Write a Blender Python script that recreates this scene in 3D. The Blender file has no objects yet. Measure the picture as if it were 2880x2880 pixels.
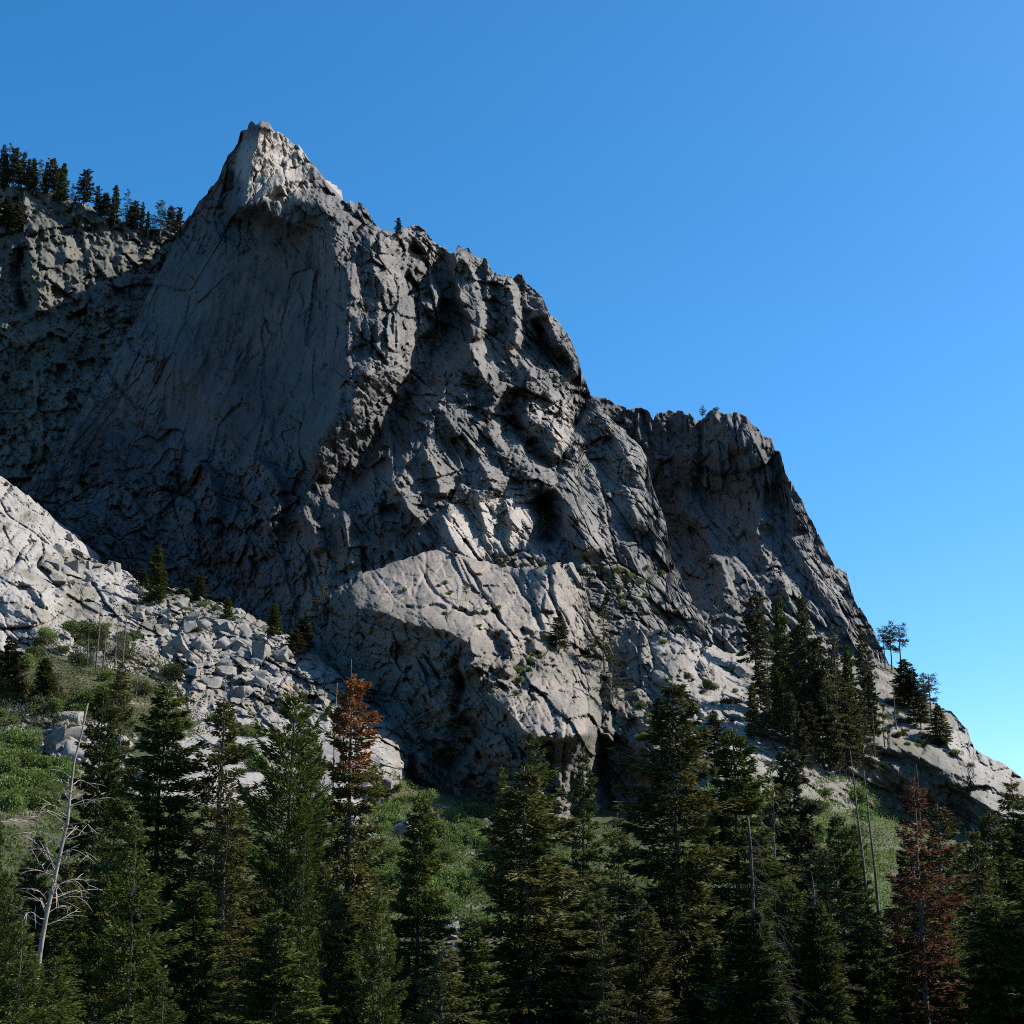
import bpy, math, random
import numpy as np
from mathutils import Vector
from mathutils.bvhtree import BVHTree

# ------------------------------------------------------------------ camera
sc = bpy.context.scene
PITCH = math.radians(15.0)
FPX = 4186.0                      # focal length in photo pixels (photo 2880 wide)
cam_d = bpy.data.cameras.new('camera')
cam = bpy.data.objects.new('camera', cam_d)
sc.collection.objects.link(cam)
cam.location = (0, 0, 0)
cam.rotation_euler = (math.radians(90) + PITCH, 0, 0)
cam_d.sensor_width = 36.0
cam_d.lens = 36.0 * FPX / 2880.0
cam_d.clip_start = 0.5
cam_d.clip_end = 6000
sc.camera = cam

# ------------------------------------------------------------------ sky, sun, exposure
SUN_AZ, SUN_EL = math.radians(79.0), math.radians(41.0)      # azimuth clockwise from the view direction (+Y)
w = bpy.data.worlds.new('World'); sc.world = w; w.use_nodes = True
nt = w.node_tree
bg = nt.nodes['Background']
sky = nt.nodes.new('ShaderNodeTexSky'); sky.sky_type = 'NISHITA'
sky.sun_disc = False
sky.sun_elevation = SUN_EL
sky.sun_rotation = SUN_AZ
sky.altitude = 2000; sky.air_density = 1.0; sky.dust_density = 3.4; sky.ozone_density = 5.0
hs = nt.nodes.new('ShaderNodeHueSaturation'); hs.inputs['Saturation'].default_value = 1.26; hs.inputs['Hue'].default_value = .492
nt.links.new(sky.outputs[0], hs.inputs['Color']); nt.links.new(hs.outputs[0], bg.inputs['Color'])
bg.inputs['Strength'].default_value = 0.112
sl = bpy.data.lights.new('sun', 'SUN'); sl.energy = 5.0; sl.angle = math.radians(0.53); sl.color = (1.0, 0.945, 0.87)
sun = bpy.data.objects.new('sun', sl); sc.collection.objects.link(sun)
S = Vector((math.cos(SUN_EL)*math.sin(SUN_AZ), math.cos(SUN_EL)*math.cos(SUN_AZ), math.sin(SUN_EL)))
sun.rotation_euler = S.to_track_quat('Z', 'Y').to_euler()
sun.location = S*900
sc.view_settings.view_transform = 'Standard'
sc.view_settings.look = 'None'
sc.view_settings.exposure = 1.0
sc.view_settings.gamma = 1.0
sc.cycles.use_denoising = False
sc.cycles.filter_width = 1.0
sc.cycles.max_bounces = 5; sc.cycles.diffuse_bounces = 2; sc.cycles.transmission_bounces = 2
sc.cycles.sample_clamp_indirect = 4.0

# ------------------------------------------------------------------ helpers
CP, SP = math.cos(PITCH), math.sin(PITCH)
def at(px, py, Y):
    """photo pixel + forward distance -> world point(s)"""
    u = (np.asarray(px, float)-1440)/FPX; v = (1440-np.asarray(py, float))/FPX
    k = Y/(CP - v*SP)
    return np.stack([u*k, np.broadcast_to(Y, np.shape(u*k)).astype(float), (SP+v*CP)*k], -1)
def ray(px, py):
    d = at(px, py, 1.0); return Vector(d).normalized()

def h2(ix, iy, seed):
    h = (ix.astype(np.int64)*374761393 + iy.astype(np.int64)*668265263 + seed*974634777) & 0xffffffff
    h = ((h ^ (h >> 13))*1274126177) & 0xffffffff
    h = ((h ^ (h >> 15))*2246822519) & 0xffffffff
    return ((h ^ (h >> 16)) & 0xffffff)/float(0xffffff)
def h3(ix, iy, iz, seed):
    return h2(ix + iz*7919, iy + iz*104729, seed)
def vn2(x, y, seed):
    x0 = np.floor(x); y0 = np.floor(y); fx = x-x0; fy = y-y0
    fx = fx*fx*fx*(fx*(fx*6-15)+10); fy = fy*fy*fy*(fy*(fy*6-15)+10)
    a = h2(x0, y0, seed); b = h2(x0+1, y0, seed); c = h2(x0, y0+1, seed); d = h2(x0+1, y0+1, seed)
    return (a+(b-a)*fx)*(1-fy) + (c+(d-c)*fx)*fy*1.0
def fbm2(x, y, seed, octv=4, gain=.5):
    s = 0; a = 1; t = 0
    for i in range(octv):
        s = s + a*(vn2(x, y, seed+i)*2-1); t += a; a *= gain
        x, y = (x*1.62 - y*1.17)+3.1, (x*1.17 + y*1.62)+7.7
    return s/t
def ridged2(x, y, seed, octv=4):
    s = 0; a = 1; t = 0
    for i in range(octv):
        s = s + a*(1-np.abs(vn2(x, y, seed+i)*2-1)*2); t += a; a *= .5
        x, y = (x*1.62 - y*1.17)+3.1, (x*1.17 + y*1.62)+7.7
    return s/t
JU = np.array([-.95, .85, .1, -.15, .25, .25]); JV = np.array([.1, .2, -.85, .75, -.25, -.25])
def facet2(u, v, seed, tilt=1.0):
    """broken-rock planes: each cell a tilted plane; returns height, edge distance"""
    iu = np.floor(u); iv = np.floor(v)
    f1 = np.full(u.shape, 9.0); f2 = np.full(u.shape, 9.0); val = np.zeros(u.shape)
    for du in (-1, 0, 1):
        for dv in (-1, 0, 1):
            cu = iu+du; cv = iv+dv
            ox = cu + .1+.8*h2(cu, cv, seed); oy = cv + .1+.8*h2(cu, cv, seed+1)
            ax = u-ox; ay = v-oy
            d = np.maximum(np.abs(ax), np.abs(ay))*.45 + np.hypot(ax, ay)*.55
            k_ = (h2(cu, cv, seed+3)*5).astype(int)              # joint sets: planes share a few directions
            gu = JU[k_] + .3*(h2(cu, cv, seed+4)-.5); gv = JV[k_] + .3*(h2(cu, cv, seed+6)-.5)
            hh = (h2(cu, cv, seed+2)-.5)*1.0 + tilt*(gu*ax + gv*ay)
            near = d < f1
            f2 = np.where(near, f1, np.minimum(f2, d))
            val = np.where(near, hh, val); f1 = np.where(near, d, f1)
    return val, f2-f1

def pyr2(u, v, seed, tilt=.9):
    """piled angular blocks: highest of tilted pyramids, sharp creases between them"""
    iu = np.floor(u); iv = np.floor(v); val = np.full(u.shape, -9.0)
    for du in (-1, 0, 1):
        for dv in (-1, 0, 1):
            cu = iu+du; cv = iv+dv
            ax = u-(cu+.1+.8*h2(cu, cv, seed)); ay = v-(cv+.1+.8*h2(cu, cv, seed+1))
            th = (h2(cu, cv, seed+5)-.5)*1.6; c, s_ = np.cos(th), np.sin(th)
            bx_ = ax*c - ay*s_; by_ = ax*s_ + ay*c
            d = np.maximum(np.abs(bx_)*(.7+.9*h2(cu, cv, seed+6)), np.abs(by_)*(.7+.6*h2(cu, cv, seed+7)))
            hh = .5*h2(cu, cv, seed+2) - np.maximum(d-.18, 0)*1.5 + tilt*((h2(cu, cv, seed+3)-.5)*ax + (h2(cu, cv, seed+4)-.5)*ay)
            val = np.maximum(val, hh)
    return val
class TPS:
    def __init__(s, pts):
        p = np.array(pts, float); s.sc = 1000.0
        s.c = p[:, :2]/s.sc; n = len(p)
        K = s.k(np.linalg.norm(s.c[:, None]-s.c[None], axis=2)) + np.eye(n)*2e-3
        P = np.c_[np.ones(n), s.c]
        A = np.block([[K, P], [P.T, np.zeros((3, 3))]])
        sol = np.linalg.solve(A, np.r_[p[:, 2], np.zeros(3)])
        s.w, s.a = sol[:n], sol[n:]
    @staticmethod
    def k(r): return np.where(r > 1e-9, r*r*np.log(np.maximum(r, 1e-9)), 0.0)
    def __call__(s, x, y):
        x = x/s.sc; y = y/s.sc
        out = s.a[0] + s.a[1]*x + s.a[2]*y
        for (cx, cy), wi in zip(s.c, s.w):
            r2 = (x-cx)**2 + (y-cy)**2
            out = out + wi*.5*r2*np.log(np.maximum(r2, 1e-18))
        return out

def sstep(a, b, x):
    t = np.clip((x-a)/(b-a), 0, 1); return t*t*(3-2*t)

def feature(X, Y, pts, h, wl, wr, sharp=1.0):
    """rib along a polyline: lifted h, falling off over wl px on its left side and wr px on its right (as seen going down)"""
    pts = np.array(pts, float)
    m = max(wl, wr)*1.05
    sel = (X > pts[:, 0].min()-m) & (X < pts[:, 0].max()+m) & (Y > pts[:, 1].min()-m) & (Y < pts[:, 1].max()+m)
    out = np.zeros(X.shape)
    if not sel.any(): return out
    x = X[sel]; y = Y[sel]
    wob = 14*fbm2(x/70, y/70, 5, 3)
    x = x + wob; y = y + 12*fbm2(x/60, y/60, 9, 3)
    best = np.full(x.shape, 1e9); side = np.zeros(x.shape); tpos = np.zeros(x.shape)
    n = len(pts)-1
    for i in range(n):
        a, b = pts[i], pts[i+1]; d = b-a; L2 = (d*d).sum()
        t = np.clip(((x-a[0])*d[0] + (y-a[1])*d[1])/L2, 0, 1)
        qx = x-(a[0]+t*d[0]); qy = y-(a[1]+t*d[1])
        r = np.hypot(qx, qy); cr = d[0]*qy - d[1]*qx
        nb = r < best
        best = np.where(nb, r, best); side = np.where(nb, cr, side); tpos = np.where(nb, (i+t)/n, tpos)
    w = np.where(side > 0, wl, wr)           # going down the picture, cr>0 is to the left
    f = np.clip(1-best/w, 0, 1)
    endf = np.clip(tpos/.12, .0, 1)*np.clip((1-tpos)/.12, 0, 1)
    out[sel] = h*f**sharp*np.maximum(endf, .0)
    return out

def new_mesh(name, verts, faces4=None, faces3=None, smooth=False):
    me = bpy.data.meshes.new(name)
    verts = np.asarray(verts, np.float32)
    me.vertices.add(len(verts)); me.vertices.foreach_set('co', verts.ravel())
    idx = []; st = []; n = 0
    for f, k in ((faces4, 4), (faces3, 3)):
        if f is None or len(f) == 0: continue
        f = np.asarray(f, np.int32)
        idx.append(f.ravel()); st.append(n + np.arange(len(f), dtype=np.int32)*k); n += f.size
    idx = np.concatenate(idx); st = np.concatenate(st)
    me.loops.add(len(idx)); me.loops.foreach_set('vertex_index', idx)
    me.polygons.add(len(st)); me.polygons.foreach_set('loop_start', st)
    if smooth: me.polygons.foreach_set('use_smooth', np.ones(len(st), bool))
    me.update(calc_edges=True)
    return me
def link(name, me, mat=None, parent=None):
    o = bpy.data.objects.new(name, me); sc.collection.objects.link(o)
    if mat is not None and me is not None and not me.materials: me.materials.append(mat)
    if parent is not None: o.parent = parent
    return o
def tag(o, label=None, cat=None, group=None, kind=None):
    if label: o['label'] = label
    if cat: o['category'] = cat
    if group: o['group'] = group
    if kind: o['kind'] = kind
    return o
def grid_faces(R, C):
    i = np.arange(R*C).reshape(R, C)
    return np.stack([i[:-1, :-1], i[1:, :-1], i[1:, 1:], i[:-1, 1:]], -1).reshape(-1, 4)
def grid_normals(P):
    a = np.gradient(P, axis=0); b = np.gradient(P, axis=1)
    n = np.cross(a, b); n /= np.maximum(np.linalg.norm(n, axis=2, keepdims=True), 1e-9)
    s = np.sign(np.sum(n*P, axis=2, keepdims=True)); s[s == 0] = 1
    return -n*s

# ------------------------------------------------------------------ materials
def mat_new(name):
    m = bpy.data.materials.new(name); m.use_nodes = True
    b = m.node_tree.nodes['Principled BSDF']; b.inputs['Roughness'].default_value = .9
    if 'Specular IOR Level' in b.inputs: b.inputs['Specular IOR Level'].default_value = .15
    return m, m.node_tree, b
def N(t, kind, **kw):
    n = t.nodes.new(kind)
    for k, v in kw.items():
        if k in n.inputs: n.inputs[k].default_value = v
        else: setattr(n, k, v)
    return n
def ramp(t, stops):
    r = t.nodes.new('ShaderNodeValToRGB'); e = r.color_ramp.elements
    while len(e) < len(stops): e.new(.5)
    for el, (p, c) in zip(e, stops): el.position = p; el.color = (*c, 1)
    return r
def mixc(t, fac, a, b, mode='MIX'):
    m = t.nodes.new('ShaderNodeMix'); m.data_type = 'RGBA'; m.blend_type = mode
    if isinstance(fac, (int, float)): m.inputs[0].default_value = fac
    else: t.links.new(fac, m.inputs[0])
    for s, v in ((6, a), (7, b)):
        if isinstance(v, tuple): m.inputs[s].default_value = (*v, 1)
        else: t.links.new(v, m.inputs[s])
    return m.outputs[2]

def rock_mat(name, base, warm, dark, stain=.5, moss=.25, scale=1.0, pale=None):
    m, t, b = mat_new(name)
    tc = N(t, 'ShaderNodeTexCoord')
    n1 = N(t, 'ShaderNodeTexNoise', Scale=.022*scale, Detail=8.0, Roughness=.62)
    t.links.new(tc.outputs['Object'], n1.inputs['Vector'])
    r1 = ramp(t, [(.34, dark), (.5, base), (.68, warm)])
    t.links.new(n1.outputs['Fac'], r1.inputs[0])
    # water streaks: noise squeezed along z
    mp = N(t, 'ShaderNodeMapping'); mp.inputs['Scale'].default_value = (.22*scale, .22*scale, .018*scale)
    t.links.new(tc.outputs['Object'], mp.inputs['Vector'])
    n2 = N(t, 'ShaderNodeTexNoise', Scale=1.0, Detail=6.0, Roughness=.6)
    t.links.new(mp.outputs[0], n2.inputs['Vector'])
    r2 = ramp(t, [(.5, (0, 0, 0)), (.68, (1, 1, 1))]); t.links.new(n2.outputs['Fac'], r2.inputs[0])
    mul = N(t, 'ShaderNodeMath', operation='MULTIPLY'); mul.inputs[1].default_value = stain
    t.links.new(r2.outputs[0], mul.inputs[0])
    c = mixc(t, mul.outputs[0], r1.outputs[0], tuple(x*.38 for x in base))
    # lichen green-grey patches
    n3 = N(t, 'ShaderNodeTexNoise', Scale=.06*scale, Detail=7.0, Roughness=.7)
    t.links.new(tc.outputs['Object'], n3.inputs['Vector'])
    r3 = ramp(t, [(.5, (0, 0, 0)), (.66, (1, 1, 1))]); t.links.new(n3.outputs['Fac'], r3.inputs[0])
    mu3 = N(t, 'ShaderNodeMath', operation='MULTIPLY'); mu3.inputs[1].default_value = moss
    t.links.new(r3.outputs[0], mu3.inputs[0])
    c = mixc(t, mu3.outputs[0], c, (base[0]*.72, base[1]*.83, base[2]*.6))
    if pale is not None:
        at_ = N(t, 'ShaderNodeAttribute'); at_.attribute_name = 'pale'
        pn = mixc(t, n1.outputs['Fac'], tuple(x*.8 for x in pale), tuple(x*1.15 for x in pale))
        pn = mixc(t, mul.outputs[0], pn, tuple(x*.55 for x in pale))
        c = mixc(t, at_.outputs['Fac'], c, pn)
    # grain
    n4 = N(t, 'ShaderNodeTexNoise', Scale=1.1*scale, Detail=5.0, Roughness=.75)
    t.links.new(tc.outputs['Object'], n4.inputs['Vector'])
    r4 = ramp(t, [(.3, (.62, .62, .62)), (.7, (1.25, 1.25, 1.25))]); t.links.new(n4.outputs['Fac'], r4.inputs[0])
    c = mixc(t, 1.0, c, r4.outputs[0], 'MULTIPLY')
    t.links.new(c, b.inputs['Base Color'])
    bp = N(t, 'ShaderNodeBump', Strength=.5, Distance=.5)
    t.links.new(n4.outputs['Fac'], bp.inputs['Height']); t.links.new(bp.outputs[0], b.inputs['Normal'])
    return m
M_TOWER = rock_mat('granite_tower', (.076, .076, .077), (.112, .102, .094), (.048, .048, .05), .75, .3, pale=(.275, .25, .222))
M_BACK = rock_mat('granite_back', (.10, .098, .084), (.135, .126, .104), (.062, .062, .055), .4, .4)
M_SLAB = rock_mat('granite_slab', (.155, .142, .12), (.22, .195, .165), (.085, .083, .065), .35, .4, pale=(.24, .224, .205))
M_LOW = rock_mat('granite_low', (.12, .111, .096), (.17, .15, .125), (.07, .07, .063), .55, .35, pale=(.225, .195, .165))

# ------------------------------------------------------------------ rock sheets
TERRAIN = []            # (verts, faces) for the placement BVH
def sheet(name, top, bottom, depth, step, shape, mat, label, back=None, cat=None, dscale=1.0, back_len=140):
    """a rock mass: columns from a skyline to a hidden foot at real distances, with a back side behind the skyline"""
    top = np.array(top, float); bottom = np.array(bottom, float)
    xs = np.arange(top[0, 0], top[-1, 0]+.1, step)
    yt = np.interp(xs, top[:, 0], top[:, 1]); yb = np.interp(xs, bottom[:, 0], bottom[:, 1])
    yt = yt + 6*fbm2(xs/28, xs*0, 77, 4) + 8*(facet2(xs/20, xs*0+.5, 78)[0])
    yb = np.maximum(yb, yt+30)
    R = int(np.percentile(yb-yt, 85)/step)
    tt = np.linspace(0, 1, R)[:, None]
    PX = np.repeat(xs[None], R, 0); PY = yt[None]*(1-tt) + yb[None]*tt
    T = TPS(depth)
    D = T(PX, PY)*dscale
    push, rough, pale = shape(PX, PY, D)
    D = D - push
    P = at(PX, PY, D - rough)
    # back side
    rows = []
    bk = back if back is not None else (lambda x: np.full(x.shape, -1.2))
    slope = bk(xs)
    for d in (back_len, back_len*.7, back_len*.45, 55, 32, 18, 9, 4):
        q = P[0].copy()
        q[:, 1] += d; q[:, 2] += slope*d - .12*d*np.abs(fbm2(xs/60, np.full(xs.shape, d/40.), 3, 3))
        q[:, 0] *= 1 + (d/ q[:, 1])*.6
        rows.append(q)
    dr = P[0].copy(); dr[:, 1] += back_len+10; dr[:, 2] -= 350
    P = np.concatenate([dr[None], np.array(rows), P], 0)
    Rr, C = P.shape[:2]
    V = P.reshape(-1, 3); F = grid_faces(Rr, C)
    me = new_mesh(name, V, F)
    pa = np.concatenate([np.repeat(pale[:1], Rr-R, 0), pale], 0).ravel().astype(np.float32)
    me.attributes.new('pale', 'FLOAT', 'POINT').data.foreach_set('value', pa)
    o = link(name, me, mat)
    tag(o, label, cat, kind='structure')
    TERRAIN.append((V, F))
    return o

PXM = .165       # metres per photo pixel on the tower, for the scale of the relief
def noise_pack(PX, PY, ang, seed, stretch=2.4, sizes=(300, 105, 38, 14), amps=(9, 4.2, 1.7, .6), warp=.10, crack=1.0):
    """fractured granite relief in metres; ang = joint direction (radians from vertical, + leans down-right)"""
    ca, sa = np.cos(ang), np.sin(ang)
    u = PX*ca - PY*sa; v = PX*sa + PY*ca
    tot = np.zeros(PX.shape)
    for k, (s, a) in enumerate(zip(sizes, amps)):
        uu = u/s; vv = v/(s*stretch)
        w1 = fbm2(uu*1.1, vv*1.1, seed+10*k, 2); w2 = fbm2(uu*1.1+9, vv*1.1+5, seed+10*k+3, 2)
        f, e = facet2(uu+warp*w1*1.6, vv+warp*w2, seed+k*17, 1.3)
        tot += a*(f - crack*.5*np.clip(1-e/.05, 0, 1))
    return tot

def block_pack(PX, PY, ang, seed, stretch=1.6, sizes=(270, 125, 56, 26), amps=(20, 12, 6, 2.8), warp=.14, fine=1.0):
    ca, sa = np.cos(ang), np.sin(ang)
    u = PX*ca - PY*sa; v = PX*sa + PY*ca; tot = np.zeros(PX.shape)
    for k, (s, a) in enumerate(zip(sizes, amps)):
        uu = u/s; vv = v/(s*stretch)
        w1 = fbm2(uu*1.7, vv*1.7, seed+10*k, 3); w2 = fbm2(uu*1.7+9, vv*1.7+5, seed+10*k+3, 3)
        tot += a*pyr2(uu+warp*w1, vv+warp*w2, seed+k*17)
    f, e = facet2(u/15+.3*fbm2(u/12, v/12, seed+70, 2), v/(15*stretch), seed+71, 1.2)
    return tot + fine*f*(.5+.8*vn2(u/90, v/90, seed+72))

def rock_mix(PX, PY, ang, seed, k=1.0, size=1.0, stretch=1.9, rug=1.0):
    """jointed granite: two joint sets of broken planes, piled blocks on them and a rubbly fine skin"""
    z = 0*PX
    m1 = sstep(-.45, .15, fbm2(PX/(230*size), PY/(230*size), seed+1, 3))
    big = noise_pack(PX, PY, ang+z, seed+2, stretch, (210*size, 88*size, 40*size, 20*size), (10, 7.8, 4.8, 2.1), .07, .9)
    alt = noise_pack(PX, PY, ang+.75+z, seed+3, 1.35, (170*size, 74*size, 34*size, 18*size), (9, 7.0, 4.4, 2.0), .08, .8)
    m2 = sstep(-.3, .5, fbm2(PX/(110*size), PY/(110*size), seed+4, 3))
    fine = block_pack(PX, PY, ang+.2+z, seed+5, 1.4, (58*size, 27*size), (2.8, 1.3), .08, 1.2)*(.05+.95*m2*m2)
    skin = noise_pack(PX, PY, ang+.5+z, seed+6, 1.2, (24, 12), (1.3, .7), .25, .5)*(.25+.7*m2*m2)
    return k*(big*m1 + alt*(1-m1) + rug*(fine + skin))

def shape_tower(PX, PY, D):
    dx = PX-735; dy = PY-120
    th = np.arctan2(dx, dy)
    left = 1-sstep(-60, 160, PX - np.interp(PY, [340, 600, 900, 1200, 1400, 1600], [760, 860, 930, 900, 880, 760]))
    low = sstep(1150, 1400, PY)
    push = np.zeros(PX.shape)
    F = lambda *a: feature(PX, PY, *a)
    # summit block and its shadowed prow
    push += F([(735, 325), (708, 420), (700, 520), (665, 620)], 58, 40, 250)
    push += F([(900, 500), (850, 500), (790, 520), (720, 570), (660, 610)], 14, 40, 26)
    # central rib, left edge turns into the shaded face
    push += F([(900, 540), (960, 760), (985, 920), (970, 1090), (900, 1230), (870, 1340)], 22, 55, 150)
    push += F([(1030, 640), (1075, 800), (1055, 960), (1020, 1120)], 15, 35, 110)
    push += F([(990, 1000), (1000, 1130), (985, 1230)], 9, 22, 60)
    push += F([(1150, 720), (1230, 830), (1205, 880)], 12, 40, 26)
    # gully (negative) from the notch down to the lower left
    push += F([(1130, 660), (1240, 800), (1262, 900), (1200, 1040), (1115, 1170), (1010, 1310), (940, 1430)], -46, 110, 90)
    push += F([(1165, 700), (1240, 840), (1205, 900)], 16, 60, 22)
    push += F([(1215, 900), (1170, 960), (1090, 1120), (1010, 1230)], 12, 60, 26)
    # towers along the right skyline
    push += F([(1170, 640), (1215, 760), (1290, 880)], 12, 22, 60)
    push += F([(1272, 700), (1290, 790), (1320, 900), (1340, 960)], 26, 24, 80)
    push += F([(1372, 730), (1372, 800), (1370, 850)], 12, 14, 30)
    push += F([(1430, 775), (1445, 860), (1455, 930), (1440, 990)], 20, 50, 24)
    # shoulder: leaf-shaped slabs with a dark overhang between
    push += F([(1500, 830), (1560, 930), (1600, 1010), (1625, 1060)], 22, 60, 70)
    push += F([(1500, 890), (1530, 960), (1600, 1050)], -20, 26, 34)
    push += F([(1450, 1000), (1500, 1060), (1560, 1130), (1640, 1160)], 16, 46, 70)
    push += F([(1455, 1040), (1520, 1180), (1600, 1290)], 22, 60, 80)
    push += F([(1320, 955), (1340, 1030), (1390, 1100), (1375, 1180)], 26, 40, 50)
    push += F([(1390, 1110), (1470, 1220), (1560, 1330)], -14, 44, 30)
    push += F([(1360, 1190), (1440, 1300), (1520, 1380)], 14, 40, 60)
    push += F([(1250, 1150), (1340, 1290), (1400, 1400)], 16, 50, 70)
    push += F([(1440, 1230), (1540, 1350), (1640, 1480)], 14, 44, 70)
    push += F([(1660, 1120), (1750, 1250), (1840, 1420), (1880, 1560)], 14, 60, 70)
    push += F([(1650, 1110), (1610, 1210), (1560, 1330)], -14, 34, 24)
    push += F([(1700, 1250), (1760, 1380), (1800, 1500)], 10, 34, 60)
    # steps and flakes down the middle of the face
    push += F([(1180, 1230), (1230, 1330), (1240, 1400)], 12, 30, 50)
    push += F([(1100, 1330), (1150, 1420), (1170, 1500)], 14, 40, 50)
    push += F([(1060, 1430), (1120, 1440), (1180, 1500)], -16, 46, 30)
    push += F([(1340, 1380), (1360, 1460), (1370, 1540)], 7, 16, 30)
    push += F([(1420, 1400), (1440, 1480), (1440, 1560)], 7, 16, 26)
    # alcove above the ledge
    push += F([(1520, 1390), (1550, 1460), (1545, 1540)], -34, 56, 46)
    push += F([(1600, 1420), (1640, 1500), (1660, 1570)], 18, 40, 60)
    push += F([(1250, 1430), (1270, 1530), (1340, 1590)], 14, 40, 60)
    # lower left lobes below the big face
    push += F([(520, 1290), (590, 1330), (610, 1420), (580, 1480)], 17, 70, 20)
    push += F([(700, 1270), (770, 1350), (790, 1430), (760, 1500)], 17, 80, 18)
    push += F([(830, 1430), (880, 1480), (900, 1560)], 14, 40, 24)
    push += F([(950, 1440), (980, 1520), (1000, 1600)], 15, 40, 30)
    push += F([(680, 1500), (700, 1560), (690, 1620)], 10, 26, 16)
    # gentle sweep lines on the smooth face
    for i in range(7):
        x0 = 640+i*40; push += F([(x0, 620+i*50), (x0-60-i*5, 850+i*50), (x0-150-i*8, 1100+i*40)], 4.5, 40, 60)
    # left smooth face relief follows the fan of the tower, the rest is piled angular blocks
    r_ = np.hypot(dx, dy)
    top = 1-sstep(540, 640, PY)
    def field(mask, fn):
        m = mask > .002; out = np.zeros(PX.shape); out[m] = mask[m]*fn(PX[m], PY[m]); return out
    def fan(x, y):
        w_ = sstep(520, 900, x + .35*(y-600))
        f1 = noise_pack(x, y, -.5+0*x, 11, 2.8, (170, 76, 34, 16), (4.2, 2.9, 1.6, .7), .2, .3)
        f2 = noise_pack(x, y, -.12+0*x, 13, 3.0, (150, 68, 30, 15), (4.2, 2.9, 1.6, .7), .2, .3)
        c_ = noise_pack(x, y, .55+0*x, 15, 1.5, (90, 40, 18), (2.2, 1.6, .8), .2, .3)
        m_ = sstep(-.1, .4, fbm2(x/130, y/160, 41, 3))
        return (f1*(1-w_)+f2*w_)*(.7+.8*m_) + c_*(.35+.9*m_)
    rt = sstep(-110, 110, PX - np.interp(PY, [600, 900, 1200, 1600], [1260, 1330, 1230, 1150]))
    rough = field(left*(1-low)*(1-top), fan)
    rough += field(left*(1-low)*top, lambda x, y: rock_mix(x, y, -.3, 53, .45, .45))
    rough += field(left*low, lambda x, y: rock_mix(x, y, -.35, 37, .72, .55, 1.4) + block_pack(x, y, -.3+0*x, 38, 1.3, (180, 80), (12, 7), .3, 0))
    rough += field((1-left)*(1-rt)*(1-.2*low), lambda x, y: rock_mix(x, y, .08, 23, .8, .6, 2.0, 1.0) + block_pack(x, y, .1+0*x, 24, 1.8, (230,), (15,), .14, 0))
    rough += field((1-left)*rt*(1-.2*low), lambda x, y: rock_mix(x, y, .64, 27, .8, .6, 2.7, 1.0) + block_pack(x, y, .6+0*x, 28, 1.8, (230, 110), (15, 6), .14, 0))
    push += (1-left)*7*ridged2(PX/260+PY/700, PY/420, 5, 4)
    pale = sstep(.45, 1, np.exp(-((PX-1390)/190)**2-((PY-1480)/130)**2)+.25*fbm2(PX/60, PY/60, 3, 3)) + sstep(.15, .5, np.exp(-((PX-770)/100)**2-((PY-470)/100)**2)+.2*fbm2(PX/40, PY/40, 4, 3)) + .5*sstep(.3, .9, np.exp(-((PX-1560)/110)**2-((PY-1190)/110)**2))  # paler rock low in the centre; summit patch painted lighter as if sunlit
    pale = pale + (1-left)*np.clip(.27+.32*fbm2(PX/110, PY/110, 67, 4), 0, 1)  # sunlight on the centre put into the colour, shaded left face left darker
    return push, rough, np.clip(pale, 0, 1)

def shape_back(PX, PY, D):
    push = 14*ridged2(PX/300, PY/260, 3, 4)
    push += feature(PX, PY, [(60, 700), (55, 800), (70, 880)], -20, 30, 12)
    push += feature(PX, PY, [(80, 700), (110, 800), (100, 900)], 12, 20, 60)
    return push, rock_mix(PX, PY, .1, 71, .95, .6, 1.3, 1.2), 0*PX

def shape_right(PX, PY, D):
    F = lambda *a: feature(PX, PY, *a)
    push = 8*ridged2(PX/200-PY/600, PY/500, 8, 4)
    push += F([(1960, 1170), (1975, 1290), (1960, 1400)], -12, 30, 14)
    push += F([(2100, 1175), (2150, 1330), (2140, 1460), (2110, 1520)], 16, 60, 40)
    push += F([(2180, 1240), (2230, 1400), (2260, 1490)], 14, 30, 40)
    push += F([(1875, 1400), (1980, 1470), (2010, 1560), (2060, 1680)], 18, 50, 60)
    push += F([(2000, 1160), (2060, 1200), (2080, 1270)], 10, 40, 40)
    push += F([(2110, 1500), (2200, 1640), (2290, 1780)], 12, 50, 50)
    push += F([(2200, 1480), (2310, 1660), (2410, 1810)], 10, 50, 50)
    low = sstep(1380, 1550, PY + (PX-2000)*-.15)
    a = rock_mix(PX, PY, .12, 91, .6, .5, 2.8)
    b = rock_mix(PX, PY, .64, 97, .72, .5, 3.2)
    return push, a*(1-low)+b*low, np.clip(.1+.2*low+.25*fbm2(PX/110, PY/110, 68, 4), 0, 1)

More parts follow.
